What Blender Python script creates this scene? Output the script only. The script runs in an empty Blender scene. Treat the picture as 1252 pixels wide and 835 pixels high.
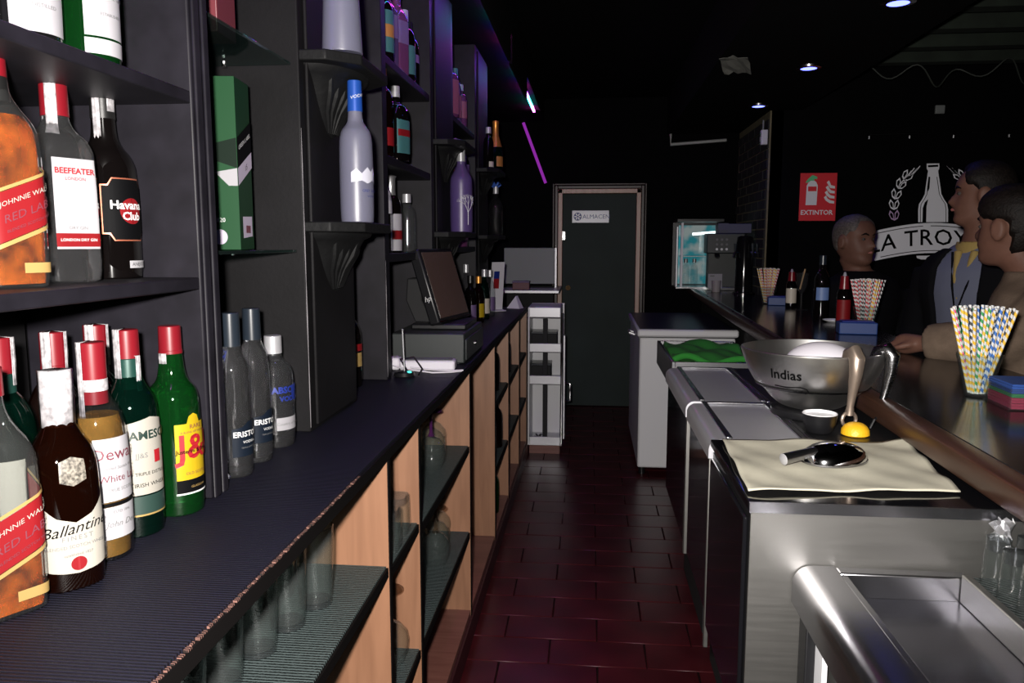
import bpy, bmesh, math, random
from mathutils import Vector, Matrix, Euler
random.seed(7)
PI = math.pi
S = bpy.context.scene
COL = S.collection

# ------------------------------------------------------------------ camera, world, light, exposure
cam_d = bpy.data.cameras.new('camera'); cam = bpy.data.objects.new('camera', cam_d); COL.objects.link(cam)
cam_d.sensor_width = 36.0; cam_d.lens = 36.0 * 950.0 / 1252.0; cam_d.clip_start = 0.02
cam.location = (0, 0, 1.40)
cam.rotation_euler = (PI/2 - math.radians(7.1695), 0, math.radians(5.7255))
S.camera = cam
S.view_settings.view_transform = 'Standard'; S.view_settings.look = 'None'
S.view_settings.gamma = 1.0; S.view_settings.use_curve_mapping = False
S.view_settings.exposure = 0.0
S.cycles.transparent_max_bounces = 48; S.cycles.max_bounces = 10
W = bpy.data.worlds.new('world'); S.world = W; W.use_nodes = True
W.node_tree.nodes['Background'].inputs[0].default_value = (0.35, 0.38, 0.6, 1)
W.node_tree.nodes['Background'].inputs[1].default_value = 0.004
# the photographer's flash, held just above and left of the lens
fl = bpy.data.lights.new('flash', 'SPOT'); fl.energy = 330.0; fl.color = (1.0, 0.95, 0.90)
fl.shadow_soft_size = 0.022; fl.spot_size = math.radians(100); fl.spot_blend = 0.7
flo = bpy.data.objects.new('flash', fl); COL.objects.link(flo)
flo.location = (-0.05, -0.02, 1.455)
flo.rotation_euler = (PI/2 - math.radians(6), 0, math.radians(5.7))

# ------------------------------------------------------------------ materials
def srgb(r, g, b):
    return tuple((c/255/12.92 if c/255 <= .04045 else ((c/255+.055)/1.055)**2.4) for c in (r, g, b))
def mat(name, c, rough=.5, metal=0, coat=0, emit=None, es=1, trans=0, spec=.5, noise=0, nscale=40, bump=0, bscale=200, ior=1.45, alpha=1):
    m = bpy.data.materials.new(name); m.use_nodes = True
    nt = m.node_tree; b = nt.nodes['Principled BSDF']
    b.inputs['Base Color'].default_value = (*c, 1); b.inputs['Roughness'].default_value = rough
    b.inputs['Metallic'].default_value = metal; b.inputs['Coat Weight'].default_value = coat
    b.inputs['Transmission Weight'].default_value = trans; b.inputs['Specular IOR Level'].default_value = spec
    b.inputs['IOR'].default_value = ior
    if emit: b.inputs['Emission Color'].default_value = (*emit, 1); b.inputs['Emission Strength'].default_value = es
    if noise or bump: tc = nt.nodes.new('ShaderNodeTexCoord')
    if noise:
        n = nt.nodes.new('ShaderNodeTexNoise'); n.inputs['Scale'].default_value = nscale; n.inputs['Detail'].default_value = 5
        nt.links.new(tc.outputs['Object'], n.inputs['Vector'])
        r = nt.nodes.new('ShaderNodeValToRGB')
        r.color_ramp.elements[0].position = .3; r.color_ramp.elements[1].position = .7
        r.color_ramp.elements[0].color = (*[x*(1-noise) for x in c], 1); r.color_ramp.elements[1].color = (*[min(1, x*(1+noise)) for x in c], 1)
        nt.links.new(n.outputs['Fac'], r.inputs['Fac']); nt.links.new(r.outputs['Color'], b.inputs['Base Color'])
    if bump:
        n2 = nt.nodes.new('ShaderNodeTexNoise'); n2.inputs['Scale'].default_value = bscale; n2.inputs['Detail'].default_value = 3
        nt.links.new(tc.outputs['Object'], n2.inputs['Vector'])
        bp = nt.nodes.new('ShaderNodeBump'); bp.inputs['Strength'].default_value = bump; bp.inputs['Distance'].default_value = .002
        nt.links.new(n2.outputs['Fac'], bp.inputs['Height']); nt.links.new(bp.outputs['Normal'], b.inputs['Normal'])
    return m
def glass(name, tint, dif=.06, difc=None, rough=.02, ior=1.5):
    # thin-walled glass: tinted see-through, a little body colour, Fresnel gloss on top
    m = bpy.data.materials.new(name); m.use_nodes = True; nt = m.node_tree
    nt.nodes.remove(nt.nodes['Principled BSDF']); out = nt.nodes['Material Output']
    t = nt.nodes.new('ShaderNodeBsdfTransparent'); t.inputs[0].default_value = (*tint, 1)
    d = nt.nodes.new('ShaderNodeBsdfDiffuse'); d.inputs[0].default_value = (*(difc or tint), 1)
    g = nt.nodes.new('ShaderNodeBsdfGlossy'); g.inputs['Roughness'].default_value = rough
    lw = nt.nodes.new('ShaderNodeLayerWeight'); lw.inputs[0].default_value = .5
    pw = nt.nodes.new('ShaderNodeMath'); pw.operation = 'POWER'; pw.inputs[1].default_value = 4.0; nt.links.new(lw.outputs['Facing'], pw.inputs[0])
    fr = nt.nodes.new('ShaderNodeMath'); fr.operation = 'MULTIPLY_ADD'; fr.inputs[1].default_value = .75; fr.inputs[2].default_value = .045; nt.links.new(pw.outputs[0], fr.inputs[0])
    m1 = nt.nodes.new('ShaderNodeMixShader'); m1.inputs[0].default_value = dif
    nt.links.new(t.outputs[0], m1.inputs[1]); nt.links.new(d.outputs[0], m1.inputs[2])
    m2 = nt.nodes.new('ShaderNodeMixShader'); nt.links.new(fr.outputs[0], m2.inputs[0])
    nt.links.new(m1.outputs[0], m2.inputs[1]); nt.links.new(g.outputs[0], m2.inputs[2])
    nt.links.new(m2.outputs[0], out.inputs[0])
    return m
def emis(name, c, s):
    m = bpy.data.materials.new(name); m.use_nodes = True; nt = m.node_tree
    nt.nodes.remove(nt.nodes['Principled BSDF']); e = nt.nodes.new('ShaderNodeEmission')
    e.inputs[0].default_value = (*c, 1); e.inputs[1].default_value = s
    nt.links.new(e.outputs[0], nt.nodes['Material Output'].inputs[0]); return m
def ribbed(name, c1, c2, scale, axis='Y', rough=.6, bump=.5, speck=.0, grime=0.):
    m = bpy.data.materials.new(name); m.use_nodes = True; nt = m.node_tree; b = nt.nodes['Principled BSDF']
    b.inputs['Roughness'].default_value = rough; b.inputs['Specular IOR Level'].default_value = .18
    tc = nt.nodes.new('ShaderNodeTexCoord'); w = nt.nodes.new('ShaderNodeTexWave')
    w.bands_direction = axis; w.inputs['Scale'].default_value = scale; w.inputs['Distortion'].default_value = .15
    nt.links.new(tc.outputs['Object'], w.inputs['Vector'])
    n = nt.nodes.new('ShaderNodeTexNoise'); n.inputs['Scale'].default_value = 260; n.inputs['Detail'].default_value = 4
    nt.links.new(tc.outputs['Object'], n.inputs['Vector'])
    mx = nt.nodes.new('ShaderNodeMath'); mx.operation = 'MULTIPLY_ADD'; mx.inputs[1].default_value = speck
    nt.links.new(n.outputs['Fac'], mx.inputs[0]); nt.links.new(w.outputs['Fac'], mx.inputs[2])
    r = nt.nodes.new('ShaderNodeValToRGB'); r.color_ramp.elements[0].color = (*c1, 1); r.color_ramp.elements[1].color = (*c2, 1)
    r.color_ramp.elements[0].position = .3+speck*.4; r.color_ramp.elements[1].position = min(1, .9+speck*.5)
    nt.links.new(mx.outputs[0], r.inputs['Fac']); nt.links.new(r.outputs['Color'], b.inputs['Base Color'])
    bp = nt.nodes.new('ShaderNodeBump'); bp.inputs['Strength'].default_value = bump; bp.inputs['Distance'].default_value = .0015
    nt.links.new(mx.outputs[0], bp.inputs['Height']); nt.links.new(bp.outputs['Normal'], b.inputs['Normal'])
    return m
def woodmat(name, c1, c2, scale=(14, 14, 1.2), rough=.45):
    m = bpy.data.materials.new(name); m.use_nodes = True; nt = m.node_tree; b = nt.nodes['Principled BSDF']
    b.inputs['Roughness'].default_value = rough
    tc = nt.nodes.new('ShaderNodeTexCoord'); mp = nt.nodes.new('ShaderNodeMapping'); mp.inputs['Scale'].default_value = scale
    nt.links.new(tc.outputs['Object'], mp.inputs['Vector'])
    n = nt.nodes.new('ShaderNodeTexNoise'); n.inputs['Scale'].default_value = 3.2; n.inputs['Detail'].default_value = 6; n.inputs['Distortion'].default_value = .6
    nt.links.new(mp.outputs[0], n.inputs['Vector'])
    r = nt.nodes.new('ShaderNodeValToRGB'); r.color_ramp.elements[0].color = (*c1, 1); r.color_ramp.elements[1].color = (*c2, 1)
    r.color_ramp.elements[0].position = .35; r.color_ramp.elements[1].position = .65
    nt.links.new(n.outputs['Fac'], r.inputs['Fac']); nt.links.new(r.outputs['Color'], b.inputs['Base Color'])
    return m
def steelmat(name, c=(.55, .54, .52), rough=.3, scale=(2, 160, 160), var=.12):
    m = bpy.data.materials.new(name); m.use_nodes = True; nt = m.node_tree; b = nt.nodes['Principled BSDF']
    b.inputs['Base Color'].default_value = (*c, 1); b.inputs['Metallic'].default_value = 1
    tc = nt.nodes.new('ShaderNodeTexCoord'); mp = nt.nodes.new('ShaderNodeMapping'); mp.inputs['Scale'].default_value = scale
    nt.links.new(tc.outputs['Object'], mp.inputs['Vector'])
    n = nt.nodes.new('ShaderNodeTexNoise'); n.inputs['Scale'].default_value = 3; n.inputs['Detail'].default_value = 3
    nt.links.new(mp.outputs[0], n.inputs['Vector'])
    mr = nt.nodes.new('ShaderNodeMapRange'); mr.inputs[3].default_value = rough-var; mr.inputs[4].default_value = rough+var
    nt.links.new(n.outputs['Fac'], mr.inputs[0]); nt.links.new(mr.outputs[0], b.inputs['Roughness'])
    return m
def stripes(name, c):
    m = bpy.data.materials.new(name); m.use_nodes = True; nt = m.node_tree; b = nt.nodes['Principled BSDF']
    tc = nt.nodes.new('ShaderNodeTexCoord'); g = nt.nodes.new('ShaderNodeTexGradient'); g.gradient_type = 'RADIAL'
    nt.links.new(tc.outputs['Object'], g.inputs[0])
    sx = nt.nodes.new('ShaderNodeSeparateXYZ'); nt.links.new(tc.outputs['Object'], sx.inputs[0])
    ma = nt.nodes.new('ShaderNodeMath'); ma.operation = 'MULTIPLY_ADD'; ma.inputs[1].default_value = 62
    nt.links.new(sx.outputs['Z'], ma.inputs[0]); nt.links.new(g.outputs['Fac'], ma.inputs[2])
    fr = nt.nodes.new('ShaderNodeMath'); fr.operation = 'FRACT'; nt.links.new(ma.outputs[0], fr.inputs[0])
    gt = nt.nodes.new('ShaderNodeMath'); gt.operation = 'GREATER_THAN'; gt.inputs[1].default_value = .5; nt.links.new(fr.outputs[0], gt.inputs[0])
    mx = nt.nodes.new('ShaderNodeMix'); mx.data_type = 'RGBA'; nt.links.new(gt.outputs[0], mx.inputs[0])
    mx.inputs[6].default_value = (.50, .50, .50, 1); mx.inputs[7].default_value = (*c, 1)
    nt.links.new(mx.outputs[2], b.inputs['Base Color']); b.inputs['Roughness'].default_value = .6
    return m

M = {}
M['paint'] = mat('charcoal_paint', (.0046, .0043, .0049), .6, spec=.18, noise=.25, nscale=9, bump=.15, bscale=120)
M['paint_edge'] = mat('charcoal_paint_gloss', (.0070, .0063, .0090), .5, spec=.2, noise=.3, nscale=20)
M['chip'] = mat('chipped_paint', (.16, .15, .16), .7)
M['black_wall'] = mat('black_wall', (.0012, .0012, .0015), .9, spec=.1, noise=.3, nscale=3)
M['black'] = mat('black_plastic', (.006, .006, .007), .35)
M['black_matte'] = mat('black_matte', (.005, .005, .006), .75)
M['black_gloss'] = mat('black_gloss', (.004, .004, .005), .08)
M['grey_plastic'] = mat('dark_grey_plastic', (.02, .024, .024), .45)
M['mat_top'] = ribbed('ribbed_rubber', (.0032, .0032, .0062), (.0085, .0085, .0158), 55, 'Y', .5, .5, .35)
M['mat_shelf'] = ribbed('ribbed_shelf_liner', (.004, .006, .006), (.058, .076, .076), 42, 'Y', .55, .7, 1.3)
M['mat_edge'] = ribbed('frayed_edge', (.012, .007, .006), (.10, .05, .04), 90, 'Y', .7, .6, .8)
M['pine'] = woodmat('pine_laminate', (.190, .090, .049), (.235, .115, .064))
M['pine_floor'] = woodmat('reddish_board', (.12, .045, .035), (.16, .065, .05), (1.2, 14, 14))
M['edge_black'] = mat('black_edge_band', (.0025, .002, .002), .7, spec=.1)
M['plinth'] = mat('plinth', (.03, .008, .010), .35)
M['tile'] = mat('dark_red_tile', (.036, .0045, .0062), .30, spec=.35, noise=.35, nscale=6, bump=.12, bscale=60)
M['grout'] = mat('grout', (.006, .002, .002), .9, spec=.1)
M['rail'] = woodmat('bar_rail_wood', (.030, .013, .008), (.052, .024, .015), (14, 1.0, 14), .34)
M['bar_top'] = mat('bar_top', (.010, .0095, .009), .16, noise=.5, nscale=5)
M['steel'] = steelmat('brushed_steel', (.34, .34, .36), .26, (6, 12, 12), .008)
M['steel_basin'] = steelmat('basin_steel', (.15, .15, .18), .24, (6, 12, 12), .01)
M['bowl_steel'] = mat('polished_bowl_steel', (.62, .61, .60), .32, 1)
M['steel_soft'] = steelmat('brushed_steel_panel', (.225, .22, .21), .45, (3, 2, 60), .04)
M['steel_dark'] = steelmat('dark_steel', (.22, .22, .23), .25)
M['steel_lid'] = steelmat('steel_lid', (.60, .60, .64), .36, (40, 2, 40), .05)
M['steel_lid'].node_tree.nodes['Principled BSDF'].inputs['Metallic'].default_value = .7
M['chrome'] = mat('chrome', (.75, .75, .76), .08, 1)
M['galv'] = mat('pale_metal', (.45, .45, .47), .4, .6)
M['white'] = mat('white_enamel', (.62, .62, .64), .35)
M['white_pl'] = mat('white_plastic', (.55, .53, .58), .4)
M['paper'] = mat('paper_label', (.225, .212, .185), .6, spec=.2)
M['paper_w'] = mat('white_label', (.25, .245, .26), .55, spec=.2)
M['strip'] = mat('tax_strip', (.24, .23, .24), .4, noise=.45, nscale=120)
M['ink'] = mat('ink_black', (.0016, .0016, .002), .65, spec=.07)
M['ink_green'] = mat('ink_dark_green', (.004, .016, .012), .5)
M['ink_red'] = mat('ink_red', (.22, .006, .010), .5)
M['ink_wine'] = mat('ink_wine', (.10, .02, .03), .5)
M['ink_gold'] = mat('ink_gold', (.30, .20, .07), .4, .3)
M['ink_white'] = mat('ink_white', (.50, .50, .50), .5)
M['ink_grey'] = mat('ink_grey', (.10, .10, .10), .5)
M['ink_blue'] = mat('ink_blue', (.008, .02, .16), .4)
M['red_cap'] = mat('red_cap', (.115, .004, .008), .32)
M['red_label'] = mat('red_label', (.135, .005, .007), .5, spec=.2)
M['yellow'] = mat('yellow_label', (.30, .205, .006), .5, spec=.2)
M['band_green'] = mat('label_green', (.012, .028, .023), .45)
M['navy'] = mat('navy_label', (.004, .007, .013), .5, spec=.15)
M['foil_green'] = mat('green_foil', (.008, .035, .028), .35, .3)
M['cap_navy'] = mat('navy_cap', (.010, .014, .020), .3)
M['cap_silver'] = mat('silver_cap', (.42, .42, .44), .35, .5)
M['cap_black'] = mat('black_cap', (.006, .006, .006), .35)
M['gold'] = mat('gold_foil', (.55, .24, .05), .35, .7)
M['cork'] = mat('cork', (.30, .19, .10), .7)
M['g_clear'] = glass('clear_glass', (.90, .92, .92), .015, (.5, .5, .5))
M['g_grey'] = glass('greyish_glass', (.86, .86, .88), .012, (.2, .2, .21))
M['g_solid'] = mat('filled_clear_glass', (.86, .87, .90), .03, trans=.987, ior=1.42)
M['g_green'] = mat('green_glass', (.022, .24, .045), .03, trans=.955, ior=1.45)
M['g_dkgreen'] = mat('dark_green_glass', (.006, .055, .035), .03, trans=.95, ior=1.45)
M['g_brown'] = mat('brown_glass', (.030, .007, .003), .03, trans=.93, ior=1.45)
M['g_black'] = glass('black_glass', (.006, .006, .006), .5, (.004, .003, .003))
M['g_frost'] = mat('frosted_glass', (.17, .17, .235), .36, trans=.45)
M['g_violet_lit'] = glass('violet_lit_glass', (.45, .30, .55), .5, (.10, .06, .16), .15)  # violet LED light put into the glass colour
M['g_pink'] = glass('pink_and_lit_glass', (.6, .25, .5), .5, (.16, .05, .14), .1)  # pink LED light put into the glass colour, shared by the pinkish flask
M['whisky'] = mat('whisky', (.50, .11, .007), .05, trans=.78, ior=1.36, noise=.85, nscale=32)  # noise paints refracted highlights and dark zones into the liquid
M['whisky_pale'] = mat('pale_whisky', (.30, .16, .03), .05, trans=.75, ior=1.36, noise=.4, nscale=30)
M['cloth'] = mat('cream_cloth', (.40, .38, .30), .9, noise=.08, nscale=14, bump=.35, bscale=500)
M['green_cloth'] = mat('green_cloth', (.010, .14, .012), .9, bump=.8, bscale=300)
M['lemon'] = mat('lemon_peel', (.62, .34, .01), .45, bump=.5, bscale=260)
M['skin'] = mat('skin', (.10, .048, .034), .55, spec=.2, noise=.08, nscale=30)
M['hair'] = mat('dark_hair', (.005, .0035, .003), .6, spec=.15, noise=.5, nscale=80, bump=.8, bscale=160)
M['hair_grey'] = mat('short_greying_hair', (.06, .05, .045), .7, noise=.5, nscale=120, bump=.6, bscale=300)
M['cloth_black'] = mat('black_fabric', (.002, .002, .0028), .9, spec=.1)
M['cloth_blue'] = mat('pale_blue_shirt', (.075, .082, .12), .8)
M['cloth_yellow'] = mat('yellow_collar', (.20, .14, .04), .8)
M['coat'] = mat('beige_coat', (.105, .076, .056), .95, spec=.1, noise=.15, nscale=30, bump=.5, bscale=200)
M['brick'] = mat('dark_brick', (.006, .0055, .005), .8, noise=.4, nscale=30, bump=.5)
M['mortar'] = mat('mortar', (.13, .11, .065), .9, noise=.2, nscale=30)
M['logo'] = mat('logo_white', (.82, .82, .88), .55)
M['sign_red'] = mat('sign_red', (.62, .014, .026), .5)
M['sign_white'] = mat('sign_white', (.7, .7, .72), .5)
M['sign_plate'] = mat('sign_plate', (.42, .42, .50), .28)
M['door'] = mat('door_green', (.019, .028, .026), .6, spec=.2, noise=.15, nscale=3)
M['frame'] = woodmat('door_frame_wood', (.36, .22, .17), (.44, .28, .22), (14, 14, 1.2), .4)
M['frame_dark'] = mat('dark_frame', (.035, .022, .02), .4)
M['brass'] = mat('brass', (.65, .42, .20), .2, 1)
M['box_green'] = mat('box_green', (.004, .022, .008), .45, spec=.25)
M['box_green_lit'] = mat('box_green_lit_side', (.007, .040, .014), .45, spec=.25)  # lighter copy of the carton green for its lit side
M['g_frost_violet'] = mat('frosted_violet_glass', (.10, .065, .20), .36, trans=.4)
M['screen'] = mat('screen_reflection_brown', (.075, .05, .04), .15)  # brown reflection of the bar put into the screen's colour
M['led_pink'] = emis('led_pink', (1, .08, .75), 40.0)
M['led_blue'] = emis('led_blue', (.10, .08, 1), 40.0)
M['led_cyan'] = emis('led_cyan', (.05, .95, .95), 20.0)
M['streak_violet'] = emis('streak_violet', (.55, .05, .75), .45)
M['led_dim'] = emis('led_dim_violet', (.45, .08, 1), 30.0)
M['downlight'] = emis('downlight_blue', (.10, .12, 1), 7.0)
M['aqua'] = emis('aqua_light', (.10, .45, .50), .55)
_n = M['aqua'].node_tree; _t = _n.nodes.new('ShaderNodeTexCoord'); _x = _n.nodes.new('ShaderNodeTexNoise'); _x.inputs['Scale'].default_value = 9; _r = _n.nodes.new('ShaderNodeValToRGB')
_r.color_ramp.elements[0].position = .42; _r.color_ramp.elements[0].color = (.03, .28, .33, 1); _r.color_ramp.elements[1].position = .62; _r.color_ramp.elements[1].color = (.40, .46, .45, 1)
_n.links.new(_t.outputs['Object'], _x.inputs['Vector']); _n.links.new(_x.outputs['Fac'], _r.inputs['Fac']); _n.links.new(_r.outputs['Color'], _n.nodes['Emission'].inputs[0])
M['tube_light'] = emis('tube_light', (.85, 1, 1), 3.0)
M['led_tiny'] = emis('led_tiny', (.1, 1, .8), 2.0)
M['wire_white'] = mat('white_cable', (.5, .48, .52), .5)
M['grey_panel'] = mat('grey_panel', (.16, .17, .17), .5)
M['beam'] = mat('ceiling_beam', (.010, .016, .010), .8, noise=.4, nscale=8)
M['foilm'] = mat('crumpled_foil', (.6, .6, .62), .3, .9)

# ------------------------------------------------------------------ mesh helpers
class MB:
    def __init__(s): s.v = []; s.f = []
    def add(s, v, f):
        o = len(s.v); s.v += [tuple(p) for p in v]; s.f += [tuple(i+o for i in q) for q in f]; return s
    def box(s, x0, x1, y0, y1, z0, z1):
        return s.add([(x0,y0,z0),(x1,y0,z0),(x1,y1,z0),(x0,y1,z0),(x0,y0,z1),(x1,y0,z1),(x1,y1,z1),(x0,y1,z1)],
                     [(0,3,2,1),(4,5,6,7),(0,1,5,4),(1,2,6,5),(2,3,7,6),(3,0,4,7)])
    def loft(s, rings, cap0=True, cap1=True):
        n = len(rings[0]); v = []; f = []
        for r in rings: v += r
        for i in range(len(rings)-1):
            for k in range(n):
                a = i*n+k; b = i*n+(k+1) % n; f.append((a, b, b+n, a+n))
        if cap0: f.append(tuple(reversed(range(n))))
        if cap1: f.append(tuple(range((len(rings)-1)*n, len(rings)*n)))
        return s.add(v, f)
    def lathe(s, prof, seg=24, cx=0, cy=0, z=0, cap0=True, cap1=True):
        return s.loft([[(cx+r*math.cos(2*PI*k/seg), cy+r*math.sin(2*PI*k/seg), z+h) for k in range(seg)] for h, r in prof], cap0, cap1)
    def tube(s, pts, r, seg=8):
        pts = [Vector(p) for p in pts]; rs = r if isinstance(r, (list, tuple)) else [r]*len(pts); rings = []; up = None
        for i, p in enumerate(pts):
            t = (pts[min(i+1, len(pts)-1)] - pts[max(i-1, 0)]).normalized()
            if up is None: up = Vector((0, 0, 1)) if abs(t.z) < .9 else Vector((1, 0, 0))
            a = t.cross(up).normalized(); b = a.cross(t).normalized(); up = b
            rings.append([tuple(p + a*rs[i]*math.cos(2*PI*k/seg) - b*rs[i]*math.sin(2*PI*k/seg)) for k in range(seg)])
        return s.loft([list(reversed(q)) for q in rings])
    def prism(s, poly, fn, a, b):
        n = len(poly)
        ar = sum(poly[i][0]*poly[(i+1) % n][1]-poly[(i+1) % n][0]*poly[i][1] for i in range(n))
        return s.add([fn(p, q, a) for p, q in poly]+[fn(p, q, b) for p, q in poly],
                     [tuple(range(n)), tuple(reversed(range(n, 2*n)))]+[(i, i+n, (i+1) % n+n, (i+1) % n) for i in range(n)])
    def mesh(s, name, smooth=True):
        me = bpy.data.meshes.new(name); me.from_pydata(s.v, [], s.f)
        bm = bmesh.new(); bm.from_mesh(me); bmesh.ops.recalc_face_normals(bm, faces=bm.faces); bm.to_mesh(me); bm.free()
        if smooth:
            me.polygons.foreach_set('use_smooth', [True]*len(me.polygons)); me.set_sharp_from_angle(angle=math.radians(38))
        me.update(); return me
    def build(s, name, m, parent=None, bev=0, smooth=True, loc=None):
        me = s.mesh(name, smooth); me.materials.append(M[m] if isinstance(m, str) else m)
        o = bpy.data.objects.new(name, me); COL.objects.link(o)
        if parent: o.parent = parent
        if loc: o.location = loc
        if bev:
            b = o.modifiers.new('bevel', 'BEVEL'); b.width = bev; b.segments = 2; b.limit_method = 'ANGLE'; b.angle_limit = math.radians(40)
        return o
def box(name, m, parent, x0, x1, y0, y1, z0, z1, bev=0):
    return MB().box(min(x0,x1), max(x0,x1), min(y0,y1), max(y0,y1), min(z0,z1), max(z0,z1)).build(name, m, parent, bev)
def tag(o, label, cat, group=None):
    o['label'] = label; o['category'] = cat
    if group: o['group'] = group
    return o
def thing(name, label, cat, loc=(0, 0, 0), rz=0, group=None):
    o = bpy.data.objects.new(name, None); COL.objects.link(o); o.empty_display_size = .05
    o.location = loc; o.rotation_euler = (0, 0, rz); return tag(o, label, cat, group)
def struct(o): o['kind'] = 'structure'; return o
def lab(o, t): o['label'] = t; return o
_tc = {}
def text2d(s, size, bold=0, shear=0, space=1):
    k = (s, size, bold, shear, space)
    if k in _tc: return _tc[k]
    cu = bpy.data.curves.new('t', 'FONT'); cu.body = s; cu.size = size; cu.align_x = 'CENTER'; cu.align_y = 'CENTER'
    cu.resolution_u = 2; cu.offset = bold; cu.shear = shear; cu.space_character = space
    o = bpy.data.objects.new('t', cu); COL.objects.link(o)
    dg = bpy.context.evaluated_depsgraph_get(); me = o.evaluated_get(dg).to_mesh()
    v = [(p.co.x, p.co.y) for p in me.vertices]; f = [tuple(q.vertices) for q in me.polygons]
    o.evaluated_get(dg).to_mesh_clear(); bpy.data.objects.remove(o); bpy.data.curves.remove(cu)
    _tc[k] = (v, f); return v, f
def text3d(name, s, size, fn, m, parent, **kw):
    # fn maps (x right, y up) in metres to a 3D point
    v, f = text2d(s, size, **kw); me = bpy.data.meshes.new(name); me.from_pydata([fn(*p) for p in v], [], f)
    me.materials.append(M[m]); me.update(); o = bpy.data.objects.new(name, me); COL.objects.link(o)
    if parent: o.parent = parent
    return o
def interp(tab, z, i):
    if z <= tab[0][0]: return tab[0][i]
    for a, b in zip(tab, tab[1:]):
        if z <= b[0]:
            t = (z-a[0])/max(1e-9, b[0]-a[0]); return a[i]+(b[i]-a[i])*t
    return tab[-1][i]
def chaikin(p, it=2):
    for _ in range(it):
        q = [p[0]]
        for a, b in zip(p, p[1:]):
            q.append(tuple(a[i]*.75+b[i]*.25 for i in range(len(a)))); q.append(tuple(a[i]*.25+b[i]*.75 for i in range(len(a))))
        q.append(p[-1]); p = q
    return p

# ------------------------------------------------------------------ bottles
class Shape:
    def __init__(s, prof, sy=1.0):
        s.p = chaikin([(q[0], q[1], q[2] if len(q) > 2 else 2.0) for q in prof], 2); s.sy = sy
    def P(s, th, z, off=0):
        r = interp(s.p, z, 1); n = interp(s.p, z, 2)
        c, d = math.cos(th), math.sin(th); k = (abs(c)**n+abs(d)**n)**(-1/n)
        return ((r*k+off)*c, (r*k*s.sy+off)*d, z)
    def arc(s, z):
        t = [(-2.2+4.4*i/160) for i in range(161)]; pts = [s.P(a, z) for a in t]; L = [0]
        for a, b in zip(pts, pts[1:]): L.append(L[-1]+math.hypot(b[0]-a[0], b[1]-a[1]))
        return [(l-L[80], a) for l, a in zip(L, t)]
def bottle(name, label, loc, rz, prof, g, caps=(), liq=None, labels=(), texts=(), strips=(), group=None, sy=1.0, seg=36, cat='bottle'):
    t = thing(name, label, cat, loc, rz, group); sh = Shape(prof, sy); zs = [p[0] for p in sh.p]
    zz = [zs[0]]
    for z in zs[1:]:
        if z-zz[-1] > 1e-5: zz.append(z)
    A = [2*PI*k/seg for k in range(seg)]
    MB().loft([[sh.P(a, z) for a in A] for z in zz]).build('glass_body', g, t)
    if liq:
        lv, lm = liq; lz = [.005]+[z for z in zz if .012 < z < lv-.004]+[lv]
        MB().loft([[sh.P(a, z, -.0035) for a in A] for z in lz]).build('liquid', lm, t)
    for (z0, z1, r0, r1, m) in caps:
        e = .0012
        MB().lathe([(z0, r0), (z1-e, r1), (z1, r1-e)], min(seg, 24)).build('cap' if z1 >= zs[-1]-.002 else 'neck_sleeve', m, t)
    lo = []
    for (top, bot, m) in labels:
        x0, x1 = top[0][0], top[-1][0]; zc = (top[0][1]+bot[0][1])/2; ar = sh.arc(zc); n = 14
        xs = sorted(set([x0+(x1-x0)*i/n for i in range(n+1)]+[q[0] for q in top]+[q[0] for q in bot])); xs = [x for x in xs if x0 <= x <= x1]
        v = []; f = []; nz = 3; off = .0006+.0003*len(lo)
        for x in xs:
            th = interp(ar, x, 1); a, b = interp(bot, x, 1), interp(top, x, 1)
            for j in range(nz+1): v.append(sh.P(th, a+(b-a)*j/nz, off))
        for i in range(len(xs)-1):
            for j in range(nz):
                a = i*(nz+1)+j; f.append((a, a+nz+1, a+nz+2, a+1))
        o = MB().add(v, f); me = bpy.data.meshes.new('label'); me.from_pydata(o.v, [], o.f); me.materials.append(M[m])
        me.polygons.foreach_set('use_smooth', [True]*len(me.polygons)); me.update()
        lo_ = bpy.data.objects.new('label', me); COL.objects.link(lo_); lo_.parent = t; lo.append(lo_)
    for tx in texts:
        st, size, x, z, m = tx[:5]; kw = tx[5] if len(tx) > 5 else {}; kw = dict(kw); sl = kw.pop('sl', 0); on = kw.pop('on', 0)
        ar = sh.arc(z); off = .0022
        text3d('lettering', st, size, lambda a, b: sh.P(interp(ar, x+a, 1), z+b+sl*a, off), m, lo[on] if lo else t, **kw)
    for (z0, z1, r, a0, a1, m) in strips:
        v = []; f = []; n = 6
        for i in range(n+1):
            a = a0+(a1-a0)*i/n
            for j, z in enumerate((z0, (z0+z1)/2, z1)):
                rr = r+.0015*math.sin(i*2.1+j)*.5; v.append((rr*math.cos(a), rr*math.sin(a), z))
        for i in range(n):
            for j in range(2): q = i*3+j; f.append((q, q+3, q+4, q+1))
        v.append((0, 0, z1+.0015)); f += [(i*3+2, (i+1)*3+2, len(v)-1) for i in range(n)]
        b = MB().add(v, f).build('tax_strip', m, t); so = b.modifiers.new('s', 'SOLIDIFY'); so.thickness = .0006; so.offset = 1
    return t
def disc(xc, zc, r, m, n=12):
    a = [(xc-r*math.cos(PI*k/n), r*math.sin(PI*k/n)) for k in range(n+1)]
    return ([(x, zc+d_) for x, d_ in a], [(x, zc-d_) for x, d_ in a], m)
def rect(x0, x1, z0, z1, s=0): return ([(x0, z1+s*x0), (x1, z1+s*x1)], [(x0, z0+s*x0), (x1, z0+s*x1)])
def R(x0, x1, z0, z1, m, s=0): a, b = rect(x0, x1, z0, z1, s); return (a, b, m)
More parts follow.
